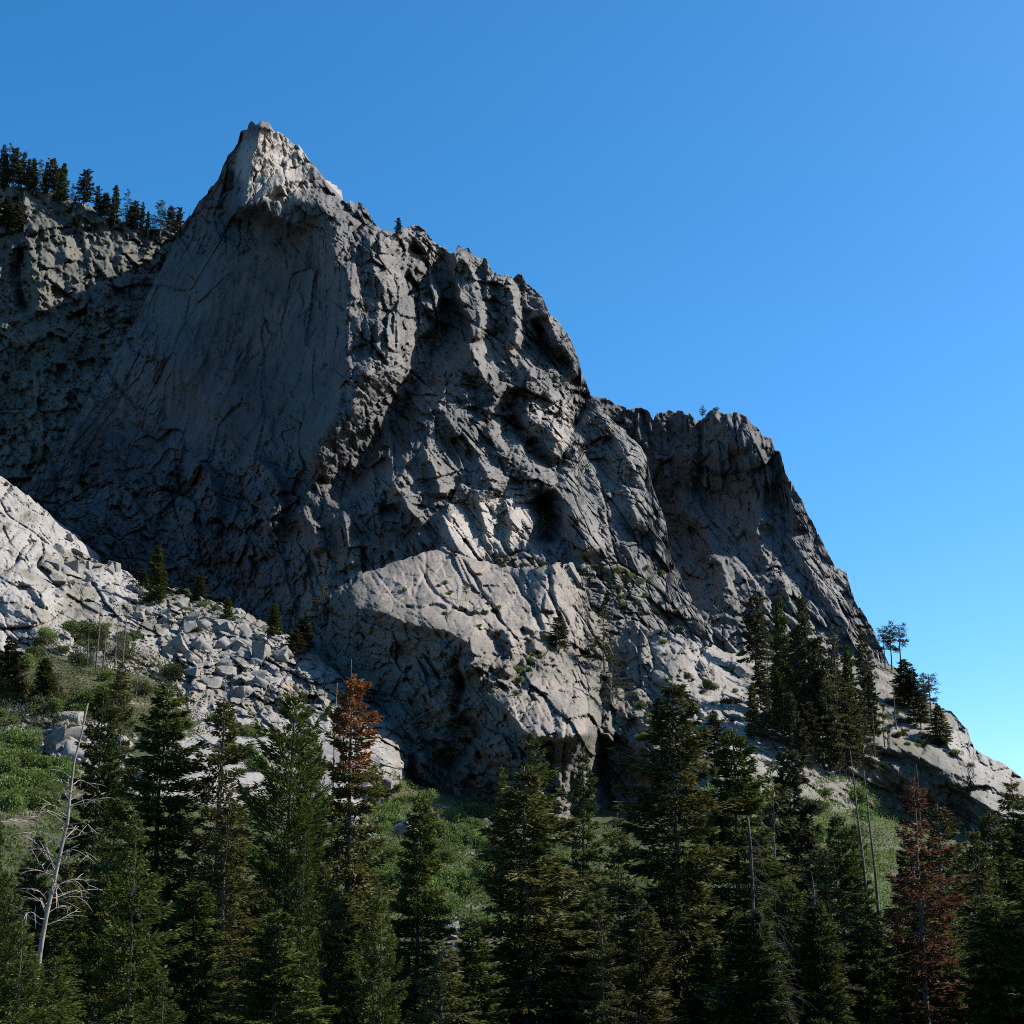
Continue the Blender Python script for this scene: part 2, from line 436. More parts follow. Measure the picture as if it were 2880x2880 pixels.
tower_top = [(60,1400),(120,1330),(179,1240),(278,1055),(348,966),(397,871),(447,767),(487,692),(517,628),(556,573),(586,533),(618,500),(626,470),(640,440),(651,429),(668,409),(679,368),(696,360),(705,342),(725,346),(735,338),(760,342),(772,372),(795,379),(835,407),(865,449),(909,499),(944,553),(971,567),(989,562),(1000,574),(1012,572),(1030,582),(1048,615),(1067,637),(1108,658),(1128,655),(1133,642),(1150,642),(1165,633),(1190,646),(1203,662),(1231,687),(1265,708),(1279,706),(1290,687),(1300,698),(1317,694),(1331,717),(1367,728),(1386,767),(1422,772),(1443,781),(1455,768),(1465,766),(1477,790),(1522,833),(1545,881),(1595,935),(1624,995),(1632,1031),(1650,1086),(1662,1116),(1751,1205),(1799,1253),(1818,1285),(1840,1383),(1872,1465),(1884,1560),(1929,1656),(1984,1745),(2038,1813),(2080,1900)]
tower_bot = [(60,1650),(300,1780),(600,1820),(1000,1850),(1500,1850),(2080,2000)]
tower_D = [(735,340,826),(627,470,850),(850,470,850),(517,628,862),(397,871,855),(278,1055,835),(179,1240,805),(120,1400,770),(300,1450,748),(450,1600,708),(600,1650,690),(200,1400,775),(850,560,795),(950,700,768),(1000,900,730),(1000,1100,698),(950,1300,668),(900,1500,660),(600,800,812),(500,1000,800),(600,1200,778),(450,1200,800),(750,1000,785),(750,1300,728),(650,600,835),(800,750,792),
 (1320,720,815),(1461,770,806),(1550,890,795),(1640,1090,775),(1400,1000,755),(1500,1200,728),(1300,1250,700),(1650,1300,722),(1800,1270,735),(1700,1450,685),(1850,1500,692),(1200,1400,660),(1400,1450,660),(1500,1550,645),(1300,1550,640),(1860,1600,668),(1950,1700,655),(1100,1550,640),(1000,1750,618),(1600,1750,618),(1900,1850,630),(600,1800,668)]
back_top = [(-260,455),(-100,490),(0,520),(60,525),(130,540),(200,560),(250,578),(300,610),(360,632),(420,645),(520,640),(640,720),(900,900)]
back_D = [(-260,470,1030),(0,520,1010),(250,578,1010),(420,645,1020),(520,640,1030),(0,880,935),(300,880,950),(480,900,970),(0,1300,850),(250,1250,860),(-260,880,930),(-260,1300,840),(600,1000,960),(700,1400,850),(0,1550,800),(900,1000,980),(150,700,965)]
right_top = [(1600,1110),(1628,1100),(1662,1116),(1714,1120),(1758,1147),(1796,1147),(1826,1154),(1837,1181),(1847,1164),(1888,1156),(1943,1164),(1960,1181),(1970,1178),(1997,1150),(2038,1160),(2072,1156),(2100,1174),(2148,1222),(2171,1229),(2178,1266),(2195,1266),(2209,1328),(2243,1389),(2298,1492),(2352,1601),(2380,1608),(2400,1683),(2448,1758),(2496,1861),(2540,1900),(2600,1990)]
right_D = [(1662,1116,850),(1888,1156,838),(2072,1156,808),(2195,1266,790),(2298,1492,750),(2400,1683,705),(2496,1861,655),(2080,1300,788),(1950,1300,812),(1850,1300,828),(1900,1500,820),(2100,1480,786),(2000,1400,815),(2050,1700,685),(2200,1700,688),(2300,1850,640),(2100,1850,635),(2450,1950,615),(1900,1700,715),(2580,2050,600)]

def tower_backslope(x):
    # unseen ridge added to shade the back wall, kept below the summit skyline
    return np.interp(x, [60, 500, 640, 760, 1000, 1150, 1300, 2080], [-1.3, -1.0, .36, .46, .43, .25, -.4, -1.3])
sheet('cliff_backdrop', back_top, [(-260,1650),(900,1650)], back_D, 3.9, shape_back, M_BACK, 'grey-green rock wall with trees on its rim, behind the shaded tower', dscale=.93)
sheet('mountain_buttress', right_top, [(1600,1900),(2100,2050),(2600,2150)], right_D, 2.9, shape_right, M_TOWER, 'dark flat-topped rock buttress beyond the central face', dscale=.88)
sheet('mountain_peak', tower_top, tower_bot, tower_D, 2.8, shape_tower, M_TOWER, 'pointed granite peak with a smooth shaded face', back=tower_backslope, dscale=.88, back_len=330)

# ---- lower rock: central cliffs, right slabs, left slabs
def shape_low(PX, PY, D):
    F = lambda *a: feature(PX, PY, *a)
    push = 3*ridged2(PX/180, PY/180, 12, 4)
    push += F([(960, 1690), (1100, 1740), (1250, 1770), (1330, 1810)], 9, 26, 60)       # bench lip
    push += F([(1320, 1760), (1340, 1850), (1300, 1900)], 11, 40, 20)
    push += F([(1430, 1760), (1440, 1850), (1420, 1900)], 10, 30, 40)
    push += F([(1280, 1840), (1300, 1930), (1270, 2020)], -9, 30, 20)
    push += F([(1000, 1560), (1250, 1540), (1400, 1580), (1500, 1600)], -3, 20, 30)
    push += F([(1290, 1560), (1370, 1680), (1420, 1760)], -7, 9, 9) + F([(1180, 1580), (1230, 1670), (1330, 1740)], -6, 8, 9) + F([(1100, 1700), (1230, 1690), (1340, 1720), (1440, 1700)], 5, 8, 40) + F([(1440, 1620), (1500, 1700), (1520, 1790)], -7, 10, 10) + F([(1380, 1780), (1470, 1760), (1560, 1800)], 6, 10, 36)                # cracks in the bench slab
    push += F([(1540, 1600), (1560, 1700), (1590, 1780)], -7, 10, 10)
    push += F([(1540, 1600), (1600, 1580), (1640, 1640)], 7, 20, 20)
    # overhanging nose: long bright ramp, sharp lower edge
    push += F([(1400, 1960), (1480, 2060), (1570, 2080), (1650, 2055)], 13, 16, 110)
    push += F([(1650, 2050), (1600, 2150), (1570, 2280)], 8, 60, 10)
    push += F([(1290, 2010), (1340, 2070), (1300, 2120), (1240, 2170)], -13, 60, 30)
    push += F([(1200, 2060), (1240, 2080), (1245, 2110)], 9, 30, 18)
    push += F([(1180, 2110), (1190, 2200)], 8, 26, 20)
    push += F([(1290, 2180), (1300, 2270)], 5, 30, 14)
    push += F([(1380, 2300), (1420, 2170), (1330, 2120)], -6, 40, 40)
    push += F([(1700, 1900), (1690, 2050), (1700, 2200), (1740, 2350)], -13, 60, 24)   # dark gully right of the nose
    push += F([(1740, 1980), (1840, 2060), (1800, 2200)], 10, 40, 50)
    push += F([(1760, 1740), (1860, 1790), (1880, 1860)], 8, 30, 24)
    push += F([(1640, 1850), (1740, 1920), (1830, 1990)], 6, 40, 24)
    lit = sstep(1480, 1560, PX)*0
    bn = sstep(1000, 1080, PX)*(1-sstep(1640, 1680, PX))*(1-sstep(1780, 1840, PY))
    a = rock_mix(PX, PY, .5, 131, .5, .6, 1.8, .8)*(1-.5*bn) + block_pack(PX, PY, .4+0*PX, 132, 1.4, (190, 95), (8, 4.5), .15, 0)*(1-.4*bn) + bn*noise_pack(PX, PY, .75+0*PX, 135, 2.2, (150, 70), (2.5, 1.6), .1, 1.6)
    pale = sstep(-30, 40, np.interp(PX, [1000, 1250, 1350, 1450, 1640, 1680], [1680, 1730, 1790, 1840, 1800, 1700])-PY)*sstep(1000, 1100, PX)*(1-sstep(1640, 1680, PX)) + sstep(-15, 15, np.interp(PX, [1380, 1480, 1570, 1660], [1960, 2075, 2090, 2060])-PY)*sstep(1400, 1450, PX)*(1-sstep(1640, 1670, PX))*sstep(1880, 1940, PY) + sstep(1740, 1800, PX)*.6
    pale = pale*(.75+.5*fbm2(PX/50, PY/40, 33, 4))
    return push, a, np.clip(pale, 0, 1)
low_top = [(780,1900),(840,1800),(900,1730),(950,1655),(1020,1605),(1080,1592),(1180,1562),(1240,1538),(1300,1560),(1400,1590),(1500,1600),(1560,1588),(1612,1580),(1640,1640),(1660,1715),(1700,1740),(1780,1742),(1850,1785),(1930,1820),(2010,1880)]
low_D = [(950,1640,500),(1080,1590,515),(1240,1530,525),(1400,1590,512),(1600,1585,495),(1700,1740,482),(1850,1790,470),(1200,1650,472),(1400,1700,455),(1550,1650,468),(1500,1800,425),(1050,1720,440),(1200,1780,412),(1300,1800,402),(1050,1790,440),(1200,1850,410),(1300,1870,399),(950,1760,476),(950,1850,462),(1100,1900,424),(1000,1900,446),(950,2000,440),(1150,2000,403),(1300,2000,394),(1400,1900,394),(1150,2200,396),(1300,2250,390),(1000,2150,418),(1450,1900,410),(1600,2000,376),(1650,2060,356),(1500,2080,354),(1560,2250,364),(1450,2300,372),(1350,2120,388),(1700,1900,442),(1750,2000,414),(1720,2100,416),(1800,1850,440),(1700,2200,402),(1800,2100,386),(1750,2350,374),(1900,2000,415),(1900,2200,372),(860,1850,465),(900,1750,490),(1200,2400,385),(1600,2420,360),(1900,2400,345)]
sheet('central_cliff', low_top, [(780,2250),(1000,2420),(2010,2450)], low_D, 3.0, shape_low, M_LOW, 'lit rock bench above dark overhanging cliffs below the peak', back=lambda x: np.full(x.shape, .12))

def shape_slabR(PX, PY, D):
    F = lambda *a: feature(PX, PY, *a)
    push = 2.5*ridged2((PX+PY)/240, (PY-PX)/90, 15, 3)
    push += F([(2420, 2090), (2560, 2110), (2650, 2170), (2760, 2190)], 9, 26, 40)
    push += F([(2560, 2060), (2640, 2070), (2700, 2130), (2760, 2180)], 7, 16, 20)
    push += F([(2560, 2230), (2680, 2300), (2740, 2340)], -4, 50, 40)
    push += F([(2650, 2180), (2760, 2265), (2830, 2310)], 5, 12, 40)
    push += F([(2600, 1960), (2680, 2000), (2730, 2060)], 6, 14, 10)
    push += F([(1840, 1760), (1920, 1780), (1990, 1830)], 6, 20, 14)
    for k in range(9):
        push += F([(1700+k*70, 1850+k*24), (1880+k*80, 1930+k*30), (2010+k*85, 2020+k*34)], 2.6, 10, 26)
    a = rock_mix(PX, PY, 1.0, 151, .34, .6, 3.0)
    pale = (.2+.6*sstep(.1, .9, .5+fbm2(PX/90, PY/60, 44, 4)))*(1-sstep(2120, 2200, PX)*(1-sstep(2600, 2700, PX)))
    pale = pale*(1-sstep(-20, 30, PY-np.interp(PX, [2400, 2600, 2760, 2900], [2120, 2190, 2260, 2320])))
    return push, a, np.clip(pale, 0, 1)
slr_top = [(1700,1830),(1780,1800),(1850,1770),(1950,1800),(2040,1830),(2150,1850),(2300,1850),(2430,1850),(2503,1872),(2530,1884),(2592,1950),(2646,1991),(2680,2004),(2722,2056),(2730,2085),(2762,2120),(2790,2134),(2880,2189),(3140,2320)]
slr_D = [(1984,1800,470),(2100,1850,480),(2300,1850,500),(2503,1868,500),(2592,1950,480),(2725,2059,455),(2880,2189,425),(3080,2290,410),(1850,1780,455),(1900,1900,425),(2000,2050,388),(2200,2050,405),(2400,2000,435),(2600,2100,418),(2300,2150,385),(2450,2120,405),(2560,2150,396),(2650,2185,391),(2750,2250,387),(2500,2220,403),(2600,2290,401),(2700,2340,397),(2850,2300,385),(2000,2200,340),(2200,2300,330),(2500,2400,375),(2800,2420,360),(2300,2500,300),(2800,2550,320),(1700,1900,475),(1700,2050,450),(1700,2250,420),(1700,2450,390),(1850,2150,390),(1850,2350,360),(3100,2500,340)]
sheet('slab_slope', slr_top, [(1700,2450),(3140,2650)], slr_D, 3.5, shape_slabR, M_SLAB, 'pale granite slabs sloping down under the mid-slope grove', back=lambda x: np.full(x.shape, .1))

def shape_slabL(PX, PY, D):
    F = lambda *a: feature(PX, PY, *a)
    push = 3.5*ridged2(PX/190, PY/120, 19, 4)
    push += F([(30, 1560), (120, 1560), (190, 1640), (180, 1680)], 7, 20, 50)
    push += F([(0, 1620), (90, 1650), (150, 1720)], 6, 20, 40)
    push += F([(250, 1600), (320, 1660), (330, 1720)], 5, 20, 40)
    push += F([(0, 1700), (80, 1740), (120, 1800)], 5, 30, 60)
    push += F([(640, 1900), (780, 1930), (800, 2000)], 5, 30, 20)
    push += F([(520, 1860), (640, 1930), (700, 1960)], 4, 20, 20)
    push += F([(820, 1880), (830, 1960), (900, 2020), (1000, 2060)], -6, 20, 40)
    push += F([(1090, 2090), (1110, 2150), (1080, 2200)], 7, 50, 14)
    sm = sstep(-40, 30, (PY-1985) - (PX-520)*.20)*sstep(430, 540, PX)*(1-.8*sstep(1030, 1100, PX))    # smooth white slab
    lf = 1-sstep(260, 380, PX)
    a = rock_mix(PX, PY, 1.1, 171, .6, .62, 1.6, 1.2)*(1-.45*lf) + lf*noise_pack(PX, PY, .9+0*PX, 177, 1.6, (190, 90), (7, 4), .2, .8)
    b = noise_pack(PX, PY, 1.2+0*PX, 181, 3.5, (200, 60, 24, 12), (.9, .5, .2, .12), .2, .8)
    rub = sstep(330, 430, PX)*(1-sm)
    pale = sm + (1-sm)*sstep(-.25, .2, fbm2(PX/70, PY/45, 47, 4)+.15-.28*rub)*(1-.3*rub)
    return push*(1-.6*sm), a*(1-sm)*(1+.25*rub)+b*sm, np.clip(pale, 0, 1)
sll_top = [(-260,1230),(0,1335),(50,1372),(130,1440),(165,1480),(210,1500),(235,1560),(330,1595),(400,1640),(520,1660),(600,1690),(680,1720),(750,1750),(830,1810),(900,1850),(1000,1950),(1160,2080)]
sll_D = [(-260,1230,560),(0,1330,555),(130,1440,550),(240,1570,540),(400,1650,525),(600,1700,505),(750,1760,488),(900,1850,455),(0,1500,500),(0,1700,432),(150,1600,500),(150,1700,450),(300,1700,478),(450,1750,468),(600,1850,438),(750,1900,425),(500,1950,392),(700,1980,390),(900,2000,388),(1050,2080,370),(800,2100,352),(1100,2150,345),(300,1900,392),(100,1850,392),(100,2000,352),(300,2100,332),(600,2100,342),(1000,2250,330),(200,2300,290),(600,2350,290),(-260,1800,410),(-260,2300,290),(1150,2300,350),(1160,2090,430),(1150,2180,410)]
sheet('talus_slope', sll_top, [(-260,2350),(1160,2450)], sll_D, 3.2, shape_slabL, M_SLAB, 'bright broken granite slope with a smooth white slab', back=lambda x: np.full(x.shape, .15))

# ---- ground: valley floor and brush slopes
gp = []
for px, py, Y in [(1050,2150,368),(1130,2205,378),(1250,2262,384),(1400,2280,372),(1250,2400,300),(1200,2550,235),(1500,2320,355),(800,2330,290),(800,2560,220),(2050,2210,332),(2200,2300,318),(2400,2210,345),(2300,2450,262),(2500,2450,310),(2600,2390,370),(2800,2440,350),(2950,2450,350),(2800,2640,220),
                  (300,2150,322),(0,2060,337),(250,1800,395),(100,1840,385),(400,1960,372),(300,2050,340),(0,2200,292),(200,2350,255),(100,2500,215),(480,2120,335),(600,2250,310),(1750,2360,355),(1850,2450,300),(-200,1900,380)]:
    p = at(px, py, Y); gp.append((p[0], p[1], p[2]))
for Y, z in ((165, -11), (125, -14), (80, -12), (45, -7)):
    for x in (-130, -50, 0, 50, 130): gp.append((x, Y, z + (2 if abs(x) > 100 else 0)))
gp += [(-60, 10, -2.2), (60, 10, -2.2), (0, 10, -2.0), (0, -60, 0), (-200, -60, 2), (200, -60, 2), (-330, 200, 30), (360, 200, 20), (-400, 400, 110), (430, 420, 60), (0, 420, 32), (100, 420, 34), (-100, 430, 60)]
G = TPS(gp)
gx = np.arange(-320, 380, 2.0); gy = np.concatenate([np.arange(-80, 60, 4), np.arange(60, 430, 1.5)])
GX, GY = np.meshgrid(gx, gy)
GZ = G(GX, GY) + 1.6*fbm2(GX/22, GY/22, 3, 4) + .7*facet2(GX/6+fbm2(GX/9, GY/9, 8, 3)*.4, GY/6, 6)[0]*sstep(150, 200, GY)
mg, tg, bgr = mat_new('forest_floor')
tc = N(tg, 'ShaderNodeTexCoord')
n1 = N(tg, 'ShaderNodeTexNoise', Scale=.09, Detail=8.0, Roughness=.65); tg.links.new(tc.outputs['Object'], n1.inputs['Vector'])
r1 = ramp(tg, [(.38, (.03, .042, .014)), (.52, (.05, .05, .024)), (.62, (.08, .07, .045)), (.70, (.2, .18, .16))]); tg.links.new(n1.outputs['Fac'], r1.inputs[0])
tg.links.new(r1.outputs[0], bgr.inputs['Base Color'])
gv = np.stack([GX, GY, GZ], -1).reshape(-1, 3); gf = grid_faces(*GX.shape)
go = link('ground', new_mesh('ground', gv, gf), mg); tag(go, 'brushy valley floor and foot slope under the trees', kind='structure')
TERRAIN.append((gv, gf))
# wide land far around
bx, by = np.meshgrid(np.linspace(-3000, 3000, 61), np.linspace(-3000, 3000, 61))
bz = -40 + 14*fbm2(bx/500, by/500, 4, 3)
lo = link('land', new_mesh('land', np.stack([bx, by, bz], -1).reshape(-1, 3), grid_faces(61, 61)), mg); tag(lo, 'wide land around the valley', kind='structure')

off = 0; av = []; af = []
for V, F_ in TERRAIN:
    av.append(V); af.append(F_+off); off += len(V)
av = np.concatenate(av); af = np.concatenate(af)
BVH = BVHTree.FromPolygons(av.tolist(), af.tolist())
def hit(px, py):
    h = BVH.ray_cast(Vector((0, 0, 0)), ray(px, py)); return h[0]
def ground_z(x, y):
    h = BVH.ray_cast(Vector((x, y, 900)), Vector((0, 0, -1))); return h[0].z if h[0] else -10

# ------------------------------------------------------------------ vegetation materials
def leaf_mat(name, c1, c2, c3, transl=.22):
    m, t, b = mat_new(name)
    tc = N(t, 'ShaderNodeTexCoord')
    n1 = N(t, 'ShaderNodeTexNoise', Scale=.55, Detail=4.0, Roughness=.7); t.links.new(tc.outputs['Object'], n1.inputs['Vector'])
    r = ramp(t, [(.34, c1), (.52, c2), (.72, c3)]); t.links.new(n1.outputs['Fac'], r.inputs[0])
    oi = N(t, 'ShaderNodeObjectInfo')
    mr = N(t, 'ShaderNodeMapRange'); mr.inputs[3].default_value = .7; mr.inputs[4].default_value = 1.35
    t.links.new(oi.outputs['Random'], mr.inputs[0])
    vm = N(t, 'ShaderNodeVectorMath', operation='SCALE'); t.links.new(r.outputs[0], vm.inputs[0]); t.links.new(mr.outputs[0], vm.inputs['Scale'])
    t.links.new(vm.outputs[0], b.inputs['Base Color']); b.inputs['Roughness'].default_value = .6
    b.inputs['Specular IOR Level'].default_value = .1
    tr = N(t, 'ShaderNodeBsdfTranslucent'); t.links.new(vm.outputs[0], tr.inputs[0])
    mx = N(t, 'ShaderNodeMixShader'); mx.inputs[0].default_value = transl
    t.links.new(b.outputs[0], mx.inputs[1]); t.links.new(tr.outputs[0], mx.inputs[2])
    t.links.new(mx.outputs[0], t.nodes['Material Output'].inputs[0])
    return m
def wood_mat(name, c1, c2):
    m, t, b = mat_new(name)
    tc = N(t, 'ShaderNodeTexCoord'); mp = N(t, 'ShaderNodeMapping'); mp.inputs['Scale'].default_value = (3, 3, .5)
    t.links.new(tc.outputs['Object'], mp.inputs[0])
    n1 = N(t, 'ShaderNodeTexNoise', Scale=1.0, Detail=6.0, Roughness=.7); t.links.new(mp.outputs[0], n1.inputs['Vector'])
    r = ramp(t, [(.35, c1), (.65, c2)]); t.links.new(n1.outputs['Fac'], r.inputs[0]); t.links.new(r.outputs[0], b.inputs['Base Color'])
    bp = N(t, 'ShaderNodeBump', Strength=.6, Distance=.05); t.links.new(n1.outputs['Fac'], bp.inputs['Height']); t.links.new(bp.outputs[0], b.inputs['Normal'])
    return m
L_FIR = leaf_mat('needles_fir', (.022, .034, .007), (.056, .072, .014), (.115, .115, .026))
L_OLIVE = leaf_mat('needles_olive', (.028, .034, .009), (.064, .064, .017), (.125, .098, .03))
L_PINE = leaf_mat('needles_pine', (.031, .047, .009), (.058, .073, .014), (.089, .104, .021), .3)
L_YOUNG = leaf_mat('needles_young', (.032, .043, .009), (.054, .068, .013), (.083, .094, .022), .3)
L_RUST = leaf_mat('needles_rust', (.13, .055, .018), (.22, .088, .026), (.30, .14, .045), .3)
L_RED = leaf_mat('needles_red', (.062, .028, .016), (.11, .045, .022), (.145, .065, .032), .3)
L_FAR = leaf_mat('needles_far', (.027, .031, .014), (.047, .048, .023), (.078, .065, .031))
L_BRUSH = leaf_mat('leaves_brush', (.055, .085, .018), (.105, .15, .038), (.155, .19, .06), .35)
L_SCRUB = leaf_mat('leaves_scrub', (.035, .042, .014), (.058, .062, .022), (.095, .082, .036), .25)
W_BARK = wood_mat('bark', (.045, .036, .028), (.13, .105, .085))
W_DARK = wood_mat('darkwood', (.02, .017, .015), (.075, .062, .054))  # one darker wood tone, for the snag with drooping limbs
W_PALE = wood_mat('deadwood', (.12, .10, .085), (.30, .255, .215))
W_GREY = wood_mat('greywood', (.055, .047, .04), (.16, .138, .118))

class Geo:
    def __init__(s): s.v = []; s.f4 = []; s.f3 = []; s.n = 0
    def tube(s, pts, rad, sides=4):
        pts = np.asarray(pts, float); k = len(pts)
        d = np.gradient(pts, axis=0); d /= np.maximum(np.linalg.norm(d, axis=1, keepdims=True), 1e-9)
        ref = np.array([0, 0, 1.]) if abs(d[0, 2]) < .8 else np.array([1., 0, 0])
        a = np.cross(d, ref); a /= np.maximum(np.linalg.norm(a, axis=1, keepdims=True), 1e-9); b = np.cross(d, a)
        an = np.arange(sides)/sides*2*math.pi
        ring = pts[:, None] + np.asarray(rad)[:, None, None]*(np.cos(an)[None, :, None]*a[:, None] + np.sin(an)[None, :, None]*b[:, None])
        i = s.n + np.arange(k*sides).reshape(k, sides); j = np.roll(i, -1, 1)
        s.v.append(ring.reshape(-1, 3)); s.f4.append(np.stack([i[:-1], j[:-1], j[1:], i[1:]], -1).reshape(-1, 4)); s.n += k*sides
        if sides == 3 or True:
            s.f3.append(np.array([[i[-1, 0], i[-1, q], i[-1, q+1]] for q in range(1, sides-1)]))
    def sprays(s, p, d, up, ln, wd):
        """diamond needle sprays: base p, direction d, face normal up"""
        d = d/np.maximum(np.linalg.norm(d, axis=1, keepdims=True), 1e-9)
        sd = np.cross(d, up); sd /= np.maximum(np.linalg.norm(sd, axis=1, keepdims=True), 1e-9)
        m = p + d*(ln*.45)[:, None]
        q = np.stack([p, m + sd*wd[:, None], p + d*ln[:, None], m - sd*wd[:, None]], 1)
        n = len(p); s.v.append(q.reshape(-1, 3)); s.f4.append(s.n + np.arange(4*n).reshape(n, 4)); s.n += 4*n
    def mesh(s, name, mat):
        me = new_mesh(name, np.concatenate(s.v), np.concatenate(s.f4), np.concatenate(s.f3) if s.f3 else None)
        me.materials.append(mat); return me

def conifer(seed, leaf, H=30., R=4., base=.06, whorls=44, per=6, droop=.42, rise=.05, profile=.92, dens=60, spray=.52, wid=.088, gap=.12, bark=W_BARK, flat=.3, dead_low=.0, tipup=.1, split=None, split_leaf=None, irregular=.25, round_top=0., thin_trunk=.62):
    rg = np.random.default_rng(seed)
    tr = Geo(); br = Geo(); cr = Geo(); c2 = Geo()
    k = 14; zz = np.linspace(-1.5, H, k)
    bend = np.c_[np.cumsum(rg.normal(0, .05, k)), np.cumsum(rg.normal(0, .05, k))]
    tp = np.c_[bend, zz]; rad = .42*thin_trunk*np.clip(1-zz/H, 0, 1)**.85*(H/30) + .02
    tr.tube(tp, rad, 8)
    tx = lambda z: np.array([np.interp(z, zz, tp[:, 0]), np.interp(z, zz, tp[:, 1]), z])
    secs = rg.uniform(.72, 1.15, 16)
    for wv in range(whorls):
        t = (wv + rg.uniform(-.3, .3))/whorls
        z = H*(base + (1-base)*t)
        if z > H*.995: continue
        rr = R*(max(1-t, 0)**profile)*(1-round_top*(t**6)) + .22
        if round_top > 0: rr = max(rr, R*.25*min(1, (1-t)*14)*round_top)
        for b in range(per):
            if rg.random() < gap: continue
            az = (b + rg.uniform(-.4, .4))/per*2*math.pi + wv*2.4
            sec = secs[int((az/(2*math.pi)*8) % 8) + (8 if t > .5 else 0)]
            L = rr*(1 + rg.normal(0, irregular*1.25))*sec
            L = max(L, .25)
            dr = droop*(1-.8*t) + rg.normal(0, .12); rs = rise + .45*t**2 + rg.normal(0, .06)
            out = np.array([math.cos(az), math.sin(az), 0]); lat = np.array([-math.sin(az), math.cos(az), 0])
            o = tx(z)
            ss = np.array([0, .35, .7, 1.])
            zc = lambda q: L*(rs*q - dr*q**1.6 + tipup*q**4)
            br.tube(o + out*L*ss[:, None]*.95 + np.array([0, 0, 1.])*zc(ss)[:, None], .035*(H/30)*np.array([1.3, 1, .6, .2])*max(.4, min(1, L/3)), 3)
            bare = dead_low*max(0, 1-t*2)
            if rg.random() < bare: continue
            n = int(dens*L*(.7+.3*rg.random())) + 4
            q = rg.random(n)**.62*(.95) + .05
            y = rg.uniform(-1, 1, n)*(flat*L*(1-q)**.7 + .18)
            p = o + out*(L*q)[:, None] + lat*y[:, None] + np.array([0, 0, 1.])*(zc(q) - .22*np.abs(y) + rg.normal(-.05, .13, n))[:, None]
            d = out*(.75+.3*q)[:, None] + lat*(np.sign(y)*rg.uniform(.1, .9, n))[:, None] + np.array([0, 0, 1.])*rg.normal(-.2+tipup*1.8, .42, n)[:, None]
            up = np.c_[rg.normal(0, .9, n), rg.normal(0, .9, n), np.ones(n)]
            ln = spray*rg.uniform(.55, 1.25, n)*(.65+.35*min(1, L/2)); wd = wid*rg.uniform(.6, 1.4, n)
            g = c2 if (split and t > split + rg.normal(0, .07)) else cr
            g.sprays(p, d, up, ln, wd)
    # leader
    n = 40; q = rg.random(n); z = H*(1-.05*q)
    p = np.array([tx(a) for a in z]); an = rg.uniform(0, 6.28, n)
    (c2 if split else cr).sprays(p, np.c_[np.cos(an), np.sin(an), rg.uniform(.4, 1.2, n)], np.c_[rg.normal(0, 1, n), rg.normal(0, 1, n), np.ones(n)], rg.uniform(.25, .5, n), np.full(n, wid*.7))
    parts = [('trunk', tr.mesh('trunk', bark)), ('branches', br.mesh('branches', bark)), ('crown', cr.mesh('crown', leaf))]
    if split: parts.append(('dead_top', c2.mesh('dead_top', split_leaf)))
    return dict(parts=parts, H=H, R=R)

def snag(seed, H=30., R=3., n=60, lo=.1, hi=.95, curl=.5, wood=W_PALE, rad=.3, sub=2, side=None, drop=.5, broken=.0, apart=False):
    rg = np.random.default_rng(seed)
    tr = Geo(); br = Geo(); limbs = []
    k = 16; zz = np.linspace(-1.5, H, k)
    tp = np.c_[np.cumsum(rg.normal(0, .06, k)), np.cumsum(rg.normal(0, .06, k)), zz]
    tr.tube(tp, rad*np.clip(1-zz/H*(1-broken), 0, 1)**.8 + .025, 7)
    for i in range(n):
        t = lo + (hi-lo)*(i+rg.random())/n; z = H*t
        o = np.array([np.interp(z, zz, tp[:, 0]), np.interp(z, zz, tp[:, 1]), z])
        az = rg.uniform(0, 6.28) if side is None else side + rg.normal(0, .8)
        L = R*(1-t*.75)*rg.uniform(.35, 1.1)
        m = 8; q = np.linspace(0, 1, m)
        aa = az + curl*rg.normal(0, 1)*q + curl*.5*np.sin(q*rg.uniform(3, 7)+rg.random()*6)*q
        st = np.c_[np.cos(aa), np.sin(aa), -drop*q*2 + rg.normal(.15, .25) + curl*.8*np.sin(q*rg.uniform(2, 6))]
        st /= np.linalg.norm(st, axis=1, keepdims=True)
        p = o + np.cumsum(np.r_[np.zeros((1, 3)), st[1:]], 0)*L/(m-1)
        if apart: br = Geo(); limbs.append(br)
        br.tube(p, rad*.22*(1-q)**.8*max(.5, L/R) + .014, 4)
        for j in range(sub):
            a = rg.integers(2, m-1); l2 = L*rg.uniform(.2, .5); dd = st[a] + rg.normal(0, .6, 3); dd /= np.linalg.norm(dd)
            q2 = np.linspace(0, 1, 4)
            br.tube(p[a] + dd*(l2*q2)[:, None] + np.array([0, 0, -1.])*(drop*.6*l2*q2**2)[:, None], .02*(1-q2)+.01, 3)
    if apart: return dict(parts=[('trunk', tr.mesh('trunk', wood))] + [('limb', l.mesh('limb', wood)) for l in limbs], H=H, R=R)
    return dict(parts=[('trunk', tr.mesh('trunk', wood)), ('branches', br.mesh('branches', wood))], H=H, R=R)

